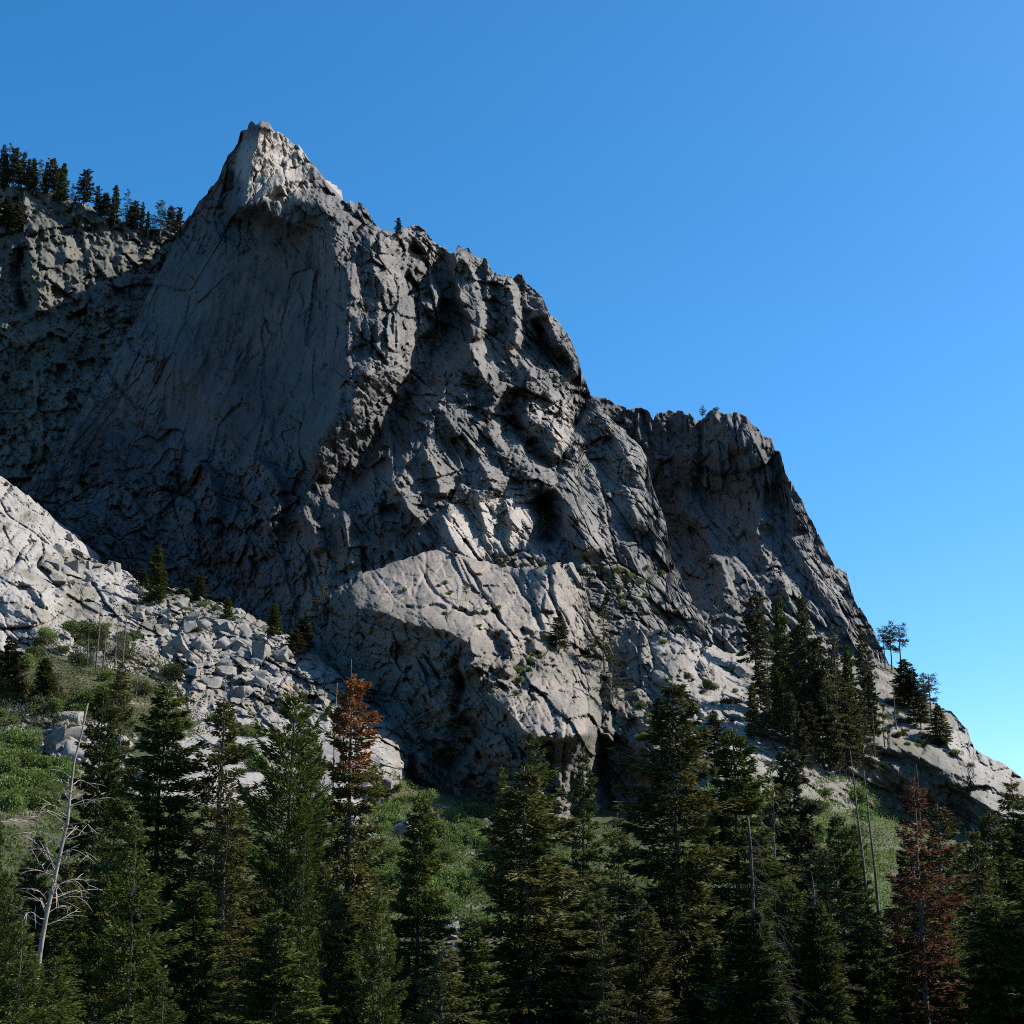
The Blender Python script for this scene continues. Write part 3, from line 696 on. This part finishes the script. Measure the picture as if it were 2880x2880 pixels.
def ridge_pine(seed, leaf, H=18., R=3.):
    rg = np.random.default_rng(seed); tr = Geo(); br = Geo(); cr = Geo()
    k = 10; zz = np.linspace(-1.5, H, k); tp = np.c_[np.cumsum(rg.normal(0, .06, k)), np.cumsum(rg.normal(0, .06, k)), zz]
    tr.tube(tp, .24*np.clip(1-zz/H, 0, 1)**.7+.03, 6)
    for i in range(46):
        t = .42 + .57*rg.random(); z = H*t; o = np.array([np.interp(z, zz, tp[:, 0]), np.interp(z, zz, tp[:, 1]), z]); az = rg.uniform(0, 6.28)
        L = R*(.55+.45*math.sin((t-.4)/.6*3.0))*rg.uniform(.4, 1.05)
        e = o + np.array([math.cos(az)*L, math.sin(az)*L, L*rg.uniform(-.1, .35)])
        br.tube(np.array([o, (o+e)/2 + [0, 0, -.1*L], e]), np.array([.05, .04, .015]), 3)
        n = 46; p = e + rg.normal(0, 1, (n, 3))*np.array([.42, .42, .22]); p -= (e-o)*rg.uniform(0, .35, n)[:, None]
        cr.sprays(p, rg.normal(0, 1, (n, 3))+np.array([0, 0, .5]), rg.normal(0, 1, (n, 3)), rg.uniform(.3, .55, n), rg.uniform(.07, .13, n))
    return dict(parts=[('trunk', tr.mesh('trunk', W_BARK)), ('branches', br.mesh('branches', W_BARK)), ('crown', cr.mesh('crown', leaf))], H=H, R=R)

ARC = {
 'fir1': conifer(1, L_FIR, R=4.0, droop=.5, gap=.05, dead_low=.05, whorls=50, profile=.66, irregular=.22),
 'fir2': conifer(2, L_FIR, R=4.0, droop=.3, gap=.12, dead_low=.15, whorls=46, profile=.72),
 'olive1': conifer(3, L_OLIVE, R=4.2, droop=.42, dens=56, gap=.12, bark=W_GREY, whorls=48, irregular=.32, dead_low=.1, profile=.74),
 'olive2': conifer(4, L_OLIVE, R=4.2, droop=.3, dens=44, gap=.2, bark=W_GREY, whorls=42, irregular=.36, dead_low=.2, profile=.72),
 'pine': conifer(5, L_PINE, R=4.4, droop=.02, rise=.12, dens=54, spray=.62, wid=.064, gap=.12, whorls=44, per=6, tipup=.4, irregular=.3, flat=.36, profile=.62),
 'narrow1': conifer(6, L_FIR, R=3.6, profile=.66, droop=.5, dens=58, gap=.14, whorls=42, irregular=.32, round_top=.5),
 'narrow2': conifer(7, L_OLIVE, R=3.6, profile=.62, droop=.55, dens=56, gap=.22, whorls=38, irregular=.35, bark=W_GREY, dead_low=.3),
 'young': conifer(8, L_YOUNG, H=18., R=3.4, droop=.22, rise=.12, dens=60, spray=.44, wid=.062, gap=.06, whorls=30, per=6, tipup=.18, flat=.42),
 'rusttop': conifer(9, L_OLIVE, R=4.0, droop=.42, dens=56, gap=.12, bark=W_GREY, split=.77, split_leaf=L_RUST, whorls=46, irregular=.36, profile=.62, dead_low=.05),
 'reddead': conifer(10, L_RED, R=3.8, droop=.35, dens=44, gap=.25, bark=W_GREY, whorls=36, irregular=.35, profile=.8),
 'far1': conifer(11, L_FAR, H=24., R=3.2, droop=.5, dens=24, gap=.14, whorls=38, spray=.85, wid=.18, profile=.6, irregular=.35, dead_low=.5, base=.16),
 'far2': conifer(12, L_FAR, H=24., R=3.0, droop=.4, dens=22, gap=.22, whorls=36, spray=.85, wid=.18, profile=.5, irregular=.42, dead_low=.5, base=.22),
 'far3': conifer(13, L_FIR, H=24., R=3.2, droop=.45, dens=24, gap=.12, whorls=38, spray=.85, wid=.17, profile=.7, irregular=.3, base=.1),
 'scrag': conifer(14, L_OLIVE, H=24., R=2.4, droop=.5, dens=14, gap=.45, whorls=30, spray=.7, wid=.12, profile=.5, irregular=.5, bark=W_GREY, base=.2),
 'snag_curl': snag(21, R=5.5, n=44, lo=.48, hi=.82, curl=1.3, wood=W_PALE, rad=.13, sub=4, drop=.35, apart=True),
 'snag_side': snag(22, R=7.5, n=64, lo=.35, hi=.95, curl=.55, wood=W_DARK, rad=.26, sub=5, side=-.15, drop=.8, broken=.35, apart=True),
 'snag_pole': snag(23, R=1.6, n=40, lo=.2, hi=.95, curl=.4, wood=W_GREY, rad=.26, sub=1, drop=.3),
 'snag_pale': snag(24, R=2.2, n=34, lo=.3, hi=.95, curl=.6, wood=W_PALE, rad=.3, sub=2, drop=.2),
 'snag_fine': snag(25, R=3.0, n=110, lo=.15, hi=.97, curl=.3, wood=W_GREY, rad=.25, sub=4, drop=.45),
 'pine_ridge1': ridge_pine(31, L_FAR), 'pine_ridge2': ridge_pine(32, L_FIR),
}
rnd = random.Random(7)
def plant(kind, loc, H, hw, label, name='conifer_tree', group=None, lean=(0, 0), rotz=None, cat='tree'):
    a = ARC[kind]
    r = bpy.data.objects.new(name, None); sc.collection.objects.link(r); r.empty_display_size = .5
    r.location = loc; r.rotation_euler = (lean[0], lean[1], rnd.uniform(0, 6.28) if rotz is None else rotz)
    r.scale = (hw/a['R'], hw/a['R'], H/a['H'])
    for nm, me in a['parts']:
        o = bpy.data.objects.new(nm, me); sc.collection.objects.link(o); o.parent = r
        if nm in ('branches', 'crown', 'dead_top'): o['kind'] = 'stuff'
    tag(r, label, cat, group)
    return r
def by_top(kind, px, py, Y, hwpx, label, **kw):
    p = at(px, py, float(Y)); gz = ground_z(p[0], Y)
    H = p[2]-gz
    if H < 6: return None
    return plant(kind, (p[0], Y, gz-.2), H+.2, hwpx*Y/FPX, label, **kw)
def by_base(kind, px, pyb, pyt, hwpx, label, topx=None, **kw):
    h = hit(px, pyb)
    if h is None: print('MISS', label); return
    t = at(px, pyt, h.y); H = t[2]-h.z
    return plant(kind, (h.x, h.y, h.z-.2), H+.2, hwpx*h.y/FPX, label, **kw)

FG = [
 ('fir1', 466, 1935, 150, 150, 'large dark full fir in front of the white slab, widest of the left trees', {}),
 ('fir2', 295, 1930, 172, 95, 'dark fir between the bleached snag and the large full fir', {}),
 ('narrow2', 352, 1935, 185, 60, 'slim brownish conifer tucked behind the large full fir', {}),
 ('olive2', 632, 1960, 150, 135, 'brownish fir with rust patches under a bare pale spike', {}),
 ('pine', 828, 1945, 135, 150, 'yellow-green pine with upturned tufted branches before the white slab', {}),
 ('pine', 878, 2062, 160, 60, 'slender pine top just behind the yellow-green pine', {}),
 ('rusttop', 997, 1900, 140, 125, 'fir with bright orange dead top before the dark cliff', {}),
 ('young', 378, 2290, 92, 135, 'fresh green fir with tiered branches right of the bleached snag', {}),
 ('young', 165, 2690, 62, 120, 'small green fir at the lower left, below the bleached snag', {}),
 ('young', 455, 2752, 70, 100, 'low green fir tip at the bottom, near the fresh green fir', {}),
 ('young', 862, 2345, 98, 78, 'bright green young fir under the yellow-green pine', {}),
 ('fir1', 1178, 2235, 120, 105, 'dark green fir standing in front of the green brush slope', {}),
 ('olive1', 1473, 2158, 108, 195, 'broad fir with pale trunk showing, below the rock nose', {}),
 ('narrow1', 1499, 2068, 150, 95, 'tall dark fir rising just behind the broad pale-trunked fir', {}),
 ('narrow1', 1636, 2106, 140, 88, 'narrow round-topped fir against the dark gully', {}),
 ('fir2', 1411, 2153, 250, 32, 'small distant fir at the foot of the dark cliff', {}),
 ('olive1', 1882, 1914, 122, 190, 'tallest brownish fir in front of the pale slabs', {}),
 ('narrow2', 1740, 2290, 150, 62, 'scrawny thin-topped conifer left of the tallest brownish fir', {}),
 ('narrow2', 1695, 2515, 88, 75, 'young olive fir at the foot of the tallest brownish fir', {}),
 ('young', 1070, 2495, 92, 75, 'young green fir between the orange-topped fir and dark green fir', {}),
 ('fir1', 2056, 2048, 140, 145, 'dense dark fir right of the tallest brownish fir', {}),
 ('scrag', 2170, 2138, 170, 55, 'thin brown-crowned conifer with bare lower trunk', {}),
 ('far1', 2216, 2106, 180, 80, 'conifer with dark bare stem beside the thin brown-crowned one', {}),
 ('reddead', 2552, 2190, 108, 135, 'dead conifer with red-brown needles near the overhanging boulder', {}),
 ('olive2', 2630, 2258, 125, 130, 'broken-topped dark conifer beside the red-brown dead tree', {}),
 ('fir2', 2786, 2284, 150, 110, 'dark fir below the rounded overhang at the right edge', {}),
 ('narrow2', 2832, 2190, 175, 85, 'spindly-topped dark conifer at the right edge', {}),
 ('fir1', 2885, 2245, 160, 110, 'dark fir cut by the right border of the picture', {}),
 ('fir2', 2356, 2290, 165, 85, 'dark fir in front of the right-hand brush patch', {}),
 ('narrow1', 2403, 2312, 185, 38, 'small bluish narrow fir left of the twin bare poles', {}),
 ('narrow1', 2656, 2495, 110, 62, 'dark columnar fir, right one of two below the broken-topped conifer', {}),
 ('narrow1', 2605, 2440, 120, 55, 'dark columnar fir, left one of two below the broken-topped conifer', {}),
 ('young', -8, 2300, 100, 75, 'green conifer cut by the left border of the picture', {}),
 ('olive2', 110, 2345, 150, 60, 'small brown half-dead conifer behind the bleached snag', {}),
 ('fir2', 20, 2480, 125, 110, 'dark fir low at the left border behind the green conifer', {}),
 ('olive2', 640, 2240, 120, 120, 'dark sparse fir with bare pale limbs under the spiked fir', {}),
 ('fir1', 1335, 2610, 88, 120, 'dark fir low at the centre, left of the broad pale-trunked fir', {}),
 ('young', 60, 2590, 58, 110, 'green fir tip at the lower left corner, left of the small green fir', {}),
 ('olive2', 2290, 2560, 100, 110, 'olive fir at the bottom beside the drooping grey snag', {}),
 ('fir1', 2120, 2560, 92, 150, 'dark fir at the bottom below the drooping grey snag', {}),
 ('fir2', 2450, 2560, 112, 110, 'dark fir at the bottom below the twin bare poles', {}),
 ('fir1', 2800, 2520, 105, 150, 'dark bushy fir in the lower right corner', {}),
 ('fir2', 780, 2560, 92, 140, 'dark fir at the bottom below the yellow-green pine', {}),
 ('fir1', 560, 2480, 100, 130, 'dark fir low between the fresh green fir and the pine', {}),
 ('olive2', 1240, 2650, 82, 110, 'olive fir tip at the bottom below the dark green fir', {}),
]
for kind, px, py, Y, hw, lab, kw in FG: by_top(kind, px, py, Y, hw*1.1, lab, **kw)
SN = [
 ('snag_curl', 112, 1968, 72, 340, 'bleached bare snag with curling branches at the lower left', dict(lean=(0, .11), rotz=0.)),
 ('snag_pale', 641, 1835, 152, 40, 'bare pale spike rising out of the rust-patched fir', {}),
 ('snag_pale', 990, 1853, 142, 30, 'pair-tip bare spike above the orange dead top', {}),
 ('snag_pale', 950, 1920, 165, 40, 'small bent pale snag beside the orange-topped fir', {}),
 ('snag_side', 2140, 2300, 92, 210, 'broken grey snag with long drooping bare limbs', dict(rotz=0., lean=(0, -.05))),
 ('snag_pole', 2434, 2110, 165, 40, 'taller of the twin bare poles, leaning', dict(lean=(0, -.06), rotz=0.)),
 ('snag_pole', 2462, 2165, 168, 40, 'shorter of the twin bare poles, leaning', dict(lean=(0, -.05), rotz=0.)),
 ('snag_pole', 2580, 2150, 170, 25, 'thin grey pole standing above the red-brown dead tree', {}),
 ('snag_fine', 2284, 2465, 105, 70, 'pale grey fine-branched dead young tree', {}),
 ('snag_pole', 2713, 2325, 175, 40, 'small dead stem before the pale slab at the right', {}),
]
for kind, px, py, Y, hw, lab, kw in SN: by_top(kind, px, py, Y, hw, lab, name='dead_tree', cat='dead tree', **kw)
# the closed stand between and behind the named trees
rr = random.Random(19)
for i in range(94):
    px = -200 + (i+rr.uniform(-.3, .3))*3400/94; Y = rr.uniform(90, 205); py = rr.uniform(2430, 2680) - (150*rr.random() if 1900 < px else 0) - (90*rr.random() if px < 1000 else 0) + (170 if 1040 < px < 1430 else 0)
    by_top(rr.choice(['fir1', 'fir2', 'olive1', 'narrow2', 'olive2', 'young', 'fir1']), px, py, Y, rr.uniform(75, 120)*120/Y, 'dark conifer filling the closed stand along the bottom', group='conifers of the closed lower stand')
# grove on the slab slope
GRV = [(2127,1905,1690,60),(2165,2010,1850,45),(2209,2030,1690,55),(2245,2080,1790,50),(2277,2100,1690,60),(2318,2130,1806,50),(2366,2140,1772,55),(2400,2150,1830,45),(2434,1960,1786,35),(2230,2130,1960,45),(2285,2160,1990,40),(2335,2170,1900,50),(2195,2050,1900,45),(2255,2040,1860,45),(2300,2060,1850,50),(2350,2060,1860,48),(2180,1950,1800,40),(2385,2060,1900,42),(2420,2120,1950,42),(2140,1990,1870,40),(2300,2110,1930,45),(2210,2090,1930,44),(2120,2080,1940,36),(2160,2110,1975,36),(2350,2190,2010,40),(2390,2200,1990,38),(2430,2190,2020,36),(2460,2080,1900,34),(2260,2190,2040,38),(2440,2050,1880,30)]
for i, (px, b, t, hw) in enumerate(GRV):
    by_base(('far2', 'scrag', 'far3', 'far2', 'far1')[i % 5], px, b, t-14, hw*.62, 'dark conifer in the dense grove on the slab slope', group='grove on the slab slope')
for i, (px, b, t) in enumerate([(2330,2180,2030),(2240,2170,2040),(2380,2190,2060),(2460,2130,1990),(2490,2110,1985),(2520,2050,1920)]):
    by_base('snag_pole', px, b, t, 14, 'thin bare stem at the lower edge of the grove', name='dead_tree', group='bare stems under the grove', cat='dead tree')
for px, b, t, hw, k, lab in [(2489,1880,1765,22,'pine_ridge1','leftmost open-crowned pine of the skyline trio right of the buttress'),(2508,1885,1752,26,'pine_ridge2','middle open-crowned pine of the skyline trio'),(2534,1895,1755,30,'pine_ridge1','open-crowned pine with bare stem, outermost of the skyline trio'),
   (2545,1985,1855,34,'far3','dense dark conifer under the skyline trio'),(2571,2005,1880,30,'far1','dark conifer right of the one under the skyline trio'),(2605,2020,1902,22,'pine_ridge2','thin pine of the skyline pair lower on the ridge'),(2622,2040,1894,30,'pine_ridge1','taller pine of the skyline pair lower on the ridge'),(2646,2100,1984,32,'far3','short dark conifer beside the dark ridge block'),(2590,2050,1960,24,'far2','small conifer between the ridge pair and the grove')]:
    by_base(k, px, b, t, hw, lab)
# trees on the rim of the back wall
ORD = 'first second third fourth fifth sixth seventh eighth ninth tenth eleventh twelfth thirteenth fourteenth fifteenth sixteenth seventeenth eighteenth nineteenth twentieth twenty-first twenty-second twenty-third twenty-fourth twenty-fifth twenty-sixth'.split()
RIM = [(0,260,26),(35,285,22),(70,285,26),(22,330,22),(120,325,26),(175,340,24),(215,365,22),(285,345,30),(320,410,20),(350,400,22),(150,380,18),(250,400,18),(405,480,16),(470,425,34),(545,530,16),(590,540,26),(645,510,32),(710,545,22),(760,600,20),(735,610,18),(800,620,16),(830,640,14),(905,595,32),(960,645,18),(1010,620,22)]
for i, (cx, cy, hw) in enumerate(sorted(RIM)):
    px = cx*.497; py = 280+cy*.497
    yb = np.interp(px, [a for a, b in back_top], [b for a, b in back_top])+10
    by_base(('far1', 'far3', 'scrag', 'far2', 'far2')[i % 5], px, yb+6, py-4-8*(i % 3), hw*(.5+.1*(i % 4)), ORD[i] + ' conifer counted from the picture edge along the back wall rim', group='conifers along the back rim')
for i, (cx, yb_, cy) in enumerate([(240,30,400),(1068,26,610),(470,30,470)]):
    px = cx*.497; by_base('snag_pole', px, np.interp(px, [a for a, b in back_top], [b for a, b in back_top])+8, 280+cy*.497, 6, 'thin pale dead stem on the rim of the back wall', name='dead_tree', group='dead stems on the back rim', cat='dead tree')
for px in (-60, -20, 15, 45): by_base('far1', px, 640+px*.6, 540+px*.6, 22, 'dark conifer below the rim at the far left edge', group='conifers below the back rim')
# lone trees on the rocks
LONE = [('far2',1120,668,613,9,'tiny lone conifer on the skyline notch below the peak'),('pine_ridge2',1977,1186,1143,12,'tiny pine on top of the flat buttress'),('pine_ridge1',2015,1160,1146,10,'tiniest tuft of pine on the buttress rim'),
 ('far3',436,1700,1533,30,'green conifer alone on the talus at the base of the shaded face'),
 ('pine_ridge2',1310,1690,1637,12,'lone small round pine on the lit bench'),('far2',1571,1840,1736,26,'small conifer on the ledge below the lit bench'),('scrag',1700,1890,1705,30,'scrawny conifer on the rocks right of the lit bench'),('scrag',1725,1990,1840,24,'scrawny conifer growing below another on the gully edge'),
 ('scrag',908,1745,1633,18,'half-dead conifer against the dark cliff left of the bench'),('far2',852,1840,1740,26,'small dark conifer at the foot of the shaded rocks'),
 ('far2',560,1690,1620,16,'small conifer among the boulders under the shaded face'),('far3',640,1740,1680,14,'tiny conifer lower among the boulders'),('far3',770,1790,1700,22,'dark conifer at the end of the boulder field'),('far2',830,1850,1770,20,'small conifer in the shade where the boulders end'),('far2',400,1660,1600,13,'tiny conifer left of the lone green one on the talus'),
 ('far1',1855,2090,1960,28,'small dark conifer on the pale slabs'),('far2',2010,2160,2020,34,'dark conifer at the lower rim of the slabs')]
for k, px, b, t, hw, lab in LONE: by_base(k, px, b, t, hw, lab)
for px, b, t, lab in [(1144,1692,1617,'leftmost bare stick of the bench snags'),(1162,1675,1607,'second bare stick from the left on the bench'),(1209,1655,1597,'bare stick high on the lit bench'),(1288,1692,1628,'bare stick beside the lone round pine'),(1391,1722,1664,'bare stick on the bench right of the lone pine')]:
    by_base('snag_pole', px, b, t, 6, lab, name='dead_tree', cat='dead tree')
for k, px, b, t, hw, lab in [('snag_fine',345,1870,1668,34,'tall brown dead conifer above the left brush hill'),('snag_fine',322,1880,1700,26,'brown dead conifer beside the tallest one on the left hill'),('snag_pole',268,1890,1705,18,'thin grey snag in the middle of the left hill'),('snag_pole',288,1900,1757,16,'short grey snag on the left hill'),('snag_pole',243,1880,1765,14,'leftmost thin snag on the left hill'),('snag_fine',383,1960,1842,20,'low dead conifer at the right side of the left hill'),
   ('narrow2',330,2010,1860,34,'dark brown conifer in front of the left-hill snags'),('far3',120,1980,1850,36,'dark green conifer on the left brush hill'),('far1',20,1960,1800,40,'dark conifer at the left border above the brush')]:
    by_base(k, px, b, t, hw, lab, name='dead_tree' if k.startswith('snag') else 'conifer_tree', cat='dead tree' if k.startswith('snag') else 'tree')

# ------------------------------------------------------------------ shrubs
def shrub(seed, leaf, n=1500):
    rg = np.random.default_rng(seed); st = Geo(); cr = Geo()
    for i in range(9):
        a = rg.uniform(0, 6.28); r = rg.uniform(.2, .7)
        st.tube(np.array([[0, 0, -.3], [math.cos(a)*r*.4, math.sin(a)*r*.4, .4], [math.cos(a)*r, math.sin(a)*r, .85]]), np.array([.05, .035, .012]), 3)
    lob = [(rg.uniform(-.6, .6), rg.uniform(-.6, .6), rg.uniform(.25, .75), rg.uniform(.3, .55)) for _ in range(9)]
    c = np.array([lob[i] for i in rg.integers(0, 9, n)])
    d = rg.normal(0, 1, (n, 3)); d /= np.linalg.norm(d, axis=1, keepdims=True)
    p = c[:, :3] + d*(c[:, 3]*rg.random(n)**.33)[:, None]; p[:, 2] = np.abs(p[:, 2])
    cr.sprays(p, d + rg.normal(0, .5, (n, 3)) + np.array([0, 0, .5]), rg.normal(0, 1, (n, 3)), rg.uniform(.09, .19, n), rg.uniform(.03, .06, n))
    return [('stems', st.mesh('stems', W_GREY)), ('foliage', cr.mesh('foliage', leaf))]
SH_G = [shrub(41, L_BRUSH), shrub(42, L_BRUSH), shrub(43, L_BRUSH)]
SH_B = [shrub(44, L_SCRUB), shrub(45, L_SCRUB)]
def put_shrub(arc, loc, r, label, group):
    e = bpy.data.objects.new('shrub', None); sc.collection.objects.link(e)
    e.location = loc; e.rotation_euler = (0, 0, rnd.uniform(0, 6.28)); e.scale = (r, r*rnd.uniform(.8, 1.2), r*rnd.uniform(.7, 1.05))
    for nm, me in arc:
        o = bpy.data.objects.new(nm, me); sc.collection.objects.link(o); o.parent = e; o['kind'] = 'stuff'
    tag(e, label, 'shrub', group)
def inside(poly, x, y):
    c = False; j = len(poly)-1
    for i in range(len(poly)):
        (xi, yi), (xj, yj) = poly[i], poly[j]
        if (yi > y) != (yj > y) and x < (xj-xi)*(y-yi)/(yj-yi)+xi: c = not c
        j = i
    return c
def scatter(poly, n, rmin, rmax, arcs, label, group, seed):
    r = random.Random(seed); xs = [p[0] for p in poly]; ys = [p[1] for p in poly]; k = 0; tries = 0
    while k < n and tries < n*30:
        tries += 1
        x = r.uniform(min(xs), max(xs)); y = r.uniform(min(ys), max(ys))
        if not inside(poly, x, y): continue
        h = hit(x, y)
        if h is None: continue
        put_shrub(r.choice(arcs), (h.x, h.y, h.z-.15), r.uniform(rmin, rmax), label, group); k += 1
scatter([(1060,2190),(1130,2200),(1250,2262),(1420,2270),(1420,2350),(1380,2520),(1200,2600),(1050,2450),(1040,2300)], 62, 2.0, 3.6, SH_G, 'bright green shrub on the brush slope below the dark cliff', 'shrubs of the central brush slope', 1)
scatter([(1980,2250),(2080,2210),(2200,2230),(2400,2230),(2470,2300),(2420,2480),(2250,2520),(2050,2500)], 54, 2.0, 4.0, SH_G, 'bright green shrub between the conifers under the grove', 'shrubs under the slab grove', 2)
scatter([(0,2000),(60,2050),(150,2130),(210,2200),(120,2300),(0,2280)], 28, 2.2, 4.0, SH_G, 'bright green shrub low on the left hill', 'green shrubs of the left hill foot', 3)
scatter([(130,1790),(220,1720),(300,1750),(480,1900),(500,1960),(430,2000),(250,2010),(60,2010),(0,1960),(20,1850)], 50, 2.2, 4.6, SH_B+SH_G[:1], 'olive scrub bush on the left brush hill', 'scrub of the left hill', 4)
scatter([(600,2030),(640,2000),(760,2100),(740,2180),(620,2160)], 12, 2.0, 3.2, SH_G, 'green shrub at the lower edge of the white slab', 'shrubs by the white slab', 5)
scatter([(1380,1560),(1500,1570),(1560,1590),(1500,1600),(1400,1595)], 12, 1.0, 1.8, SH_B, 'low dark scrub on the ledge behind the lit bench', 'scrub of the bench ledge', 6)
scatter([(1620,1560),(1700,1600),(1860,1600),(1900,1680),(1960,1780),(1850,1760),(1760,1720),(1680,1700)], 34, 1.2, 2.6, SH_G+SH_B, 'green bush in the gullies right of the bench', 'bushes of the right gullies', 7)
scatter([(1060,1640),(1250,1600),(1500,1640),(1620,1720),(1500,1800),(1300,1780)], 16, .7, 1.6, SH_B+SH_G[:1], 'small scrub tuft in a crack of the lit bench', 'scrub tufts of the lit bench', 12)
scatter([(1420,1900),(1500,1840),(1560,1880),(1450,1960)], 9, 1.0, 2.0, SH_G, 'green bush on top of the rock nose', 'bushes on the nose', 8)
scatter([(1780,1980),(1880,1950),(1870,2060),(1800,2130)], 9, 1.0, 2.0, SH_G, 'green bush in the cracks right of the nose', 'bushes right of the nose', 9)
scatter([(1800,1800),(1900,1790),(2060,1860),(2100,1960),(2060,2060),(1900,2000)], 22, .9, 2.0, SH_B+SH_G[:1], 'low scrub in the joints of the pale slabs beside the grove', 'scrub of the pale slabs', 13)
scatter([(2480,1960),(2600,2010),(2640,2080),(2740,2160),(2600,2120),(2480,2090)], 26, 1.0, 2.0, SH_B+SH_G[:1], 'low scrub on the ridge slabs above the overhang', 'scrub of the ridge slabs', 10)
scatter([(440,1640),(560,1660),(660,1740),(600,1800),(480,1760),(400,1700)], 34, .8, 2.2, SH_B+SH_G[:1], 'low scrub among the boulders under the shaded face', 'scrub among the boulders', 11)

# ------------------------------------------------------------------ brush carpet
def carpet(name, poly, n, leaf, label, seed, hmax=2.2):
    rg = np.random.default_rng(seed)
    xs = [p[0] for p in poly]; ys = [p[1] for p in poly]; g = Geo(); pts = []
    r = random.Random(seed)
    while len(pts) < n:
        x = r.uniform(min(xs), max(xs)); y = r.uniform(min(ys), max(ys))
        if not inside(poly, x, y): continue
        h = hit(x, y)
        if h is not None: pts.append(h[:])
        else: n -= 1
    c = np.array(pts); k = 34
    R = rg.uniform(.8, 1.0, len(c))*hmax
    p = np.repeat(c, k, 0); rr_ = np.repeat(R, k); d = rg.normal(0, 1, (len(p), 3)); d /= np.linalg.norm(d, axis=1, keepdims=True); d[:, 2] = np.abs(d[:, 2])
    p = p + d*(rr_*rg.random(len(p))**.3)[:, None]*np.array([1, 1, .75])
    g.sprays(p, d + rg.normal(0, .5, d.shape) + np.array([0, 0, .4]), rg.normal(0, 1, d.shape), rg.uniform(.3, .62, len(p)), rg.uniform(.1, .2, len(p)))
    tag(link(name, g.mesh(name, leaf)), label, 'brush', kind='stuff')
carpet('brush', [(1040,2150),(1130,2195),(1250,2255),(1500,2290),(1700,2330),(1950,2340),(1950,2500),(1500,2620),(1100,2620),(1000,2450),(1020,2250)], 1000, L_BRUSH, 'low green brush carpeting the slope below the dark cliff', 61)
carpet('brush', [(1960,2210),(2080,2190),(2450,2200),(2560,2330),(2720,2400),(2900,2430),(2900,2600),(2600,2600),(2000,2600),(1850,2480)], 1250, L_BRUSH, 'low green brush carpeting the slope under the grove', 62)
carpet('brush', [(-20,1900),(130,1800),(260,1760),(470,1880),(560,1990),(580,2090),(330,2080),(100,2060),(-20,2080)], 600, L_SCRUB, 'olive scrub carpeting the left hill', 63, 3.0)
carpet('brush', [(-20,2090),(110,2080),(210,2180),(600,2250),(1000,2450),(1000,2620),(300,2620),(-20,2500)], 800, L_BRUSH, 'low green brush along the foot of the left slope', 64)

# ------------------------------------------------------------------ boulders on the talus
def boulder(seed):
    import bmesh
    rg = np.random.default_rng(seed); bm = bmesh.new(); bmesh.ops.create_icosphere(bm, subdivisions=3, radius=1.25)
    P = np.array([v.co[:] for v in bm.verts])
    cuts = [np.array(a, float)+rg.normal(0, .28, 3) for a in ((1,0,0),(-1,0,0),(0,1,0),(0,-1,0),(0,0,1),(0,0,-1))] + [rg.normal(0, 1, 3) for _ in range(4)]
    for n in cuts:
        n = n/np.linalg.norm(n); h = rg.uniform(.45, .68)
        d = P@n - h; P = P - np.clip(d, 0, None)[:, None]*n
    P *= rg.uniform(.7, 1.2, 3); P += rg.normal(0, .012, P.shape)
    me = new_mesh('boulder', P, None, np.array([[v.index for v in f.verts] for f in bm.faces])); bm.free()
    me.materials.append(M_BOULDER); return me
M_BOULDER = rock_mat('granite_boulder', (.20, .188, .17), (.28, .255, .23), (.11, .108, .098), .3, .3, 3.0)
BD = [boulder(50+i) for i in range(7)]
TAL = bpy.data.objects['talus_slope']
def boulders(poly, n, rmin, rmax, seed, parent):
    r = random.Random(seed); xs = [p[0] for p in poly]; ys = [p[1] for p in poly]; k = 0; tr = 0
    while k < n and tr < n*30:
        tr += 1; x = r.uniform(min(xs), max(xs)); y = r.uniform(min(ys), max(ys))
        if not inside(poly, x, y): continue
        h = hit(x, y)
        if h is None: continue
        rad = rmin*.8 + (rmax*1.6-rmin*.8)*r.random()**4
        o = bpy.data.objects.new('boulder', r.choice(BD)); sc.collection.objects.link(o); o.parent = parent
        o.location = (h.x, h.y, h.z + rad*.1); o.rotation_euler = (r.uniform(-.5, .5), r.uniform(-.5, .5), r.uniform(0, 6.28)); o.scale = (rad*r.uniform(.8, 1.5), rad, rad*r.uniform(.6, .95)); k += 1
boulders([(180,1500),(250,1570),(340,1600),(420,1640),(380,1680),(250,1660),(120,1640)], 60, .8, 3.2, 1, TAL)
boulders([(380,1660),(520,1650),(640,1700),(760,1760),(860,1830),(800,1900),(650,1880),(500,1820),(390,1740)], 120, .7, 3.4, 2, TAL)
boulders([(480,1800),(640,1860),(780,1920),(700,1980),(560,1960),(440,1860)], 60, .8, 3.6, 3, TAL)
GR = bpy.data.objects['ground']
boulders([(120,2020),(330,2030),(360,2140),(200,2150)], 22, 1.2, 4.5, 4, GR)
boulders([(1000,2180),(1080,2200),(1080,2420),(1000,2400)], 26, .8, 2.6, 5, GR)
boulders([(1060,2200),(1400,2280),(1350,2450),(1100,2450)], 14, .6, 2.0, 6, GR)
boulders([(1240,2560),(1400,2600),(1360,2720),(1240,2700)], 16, .6, 1.6, 7, GR)
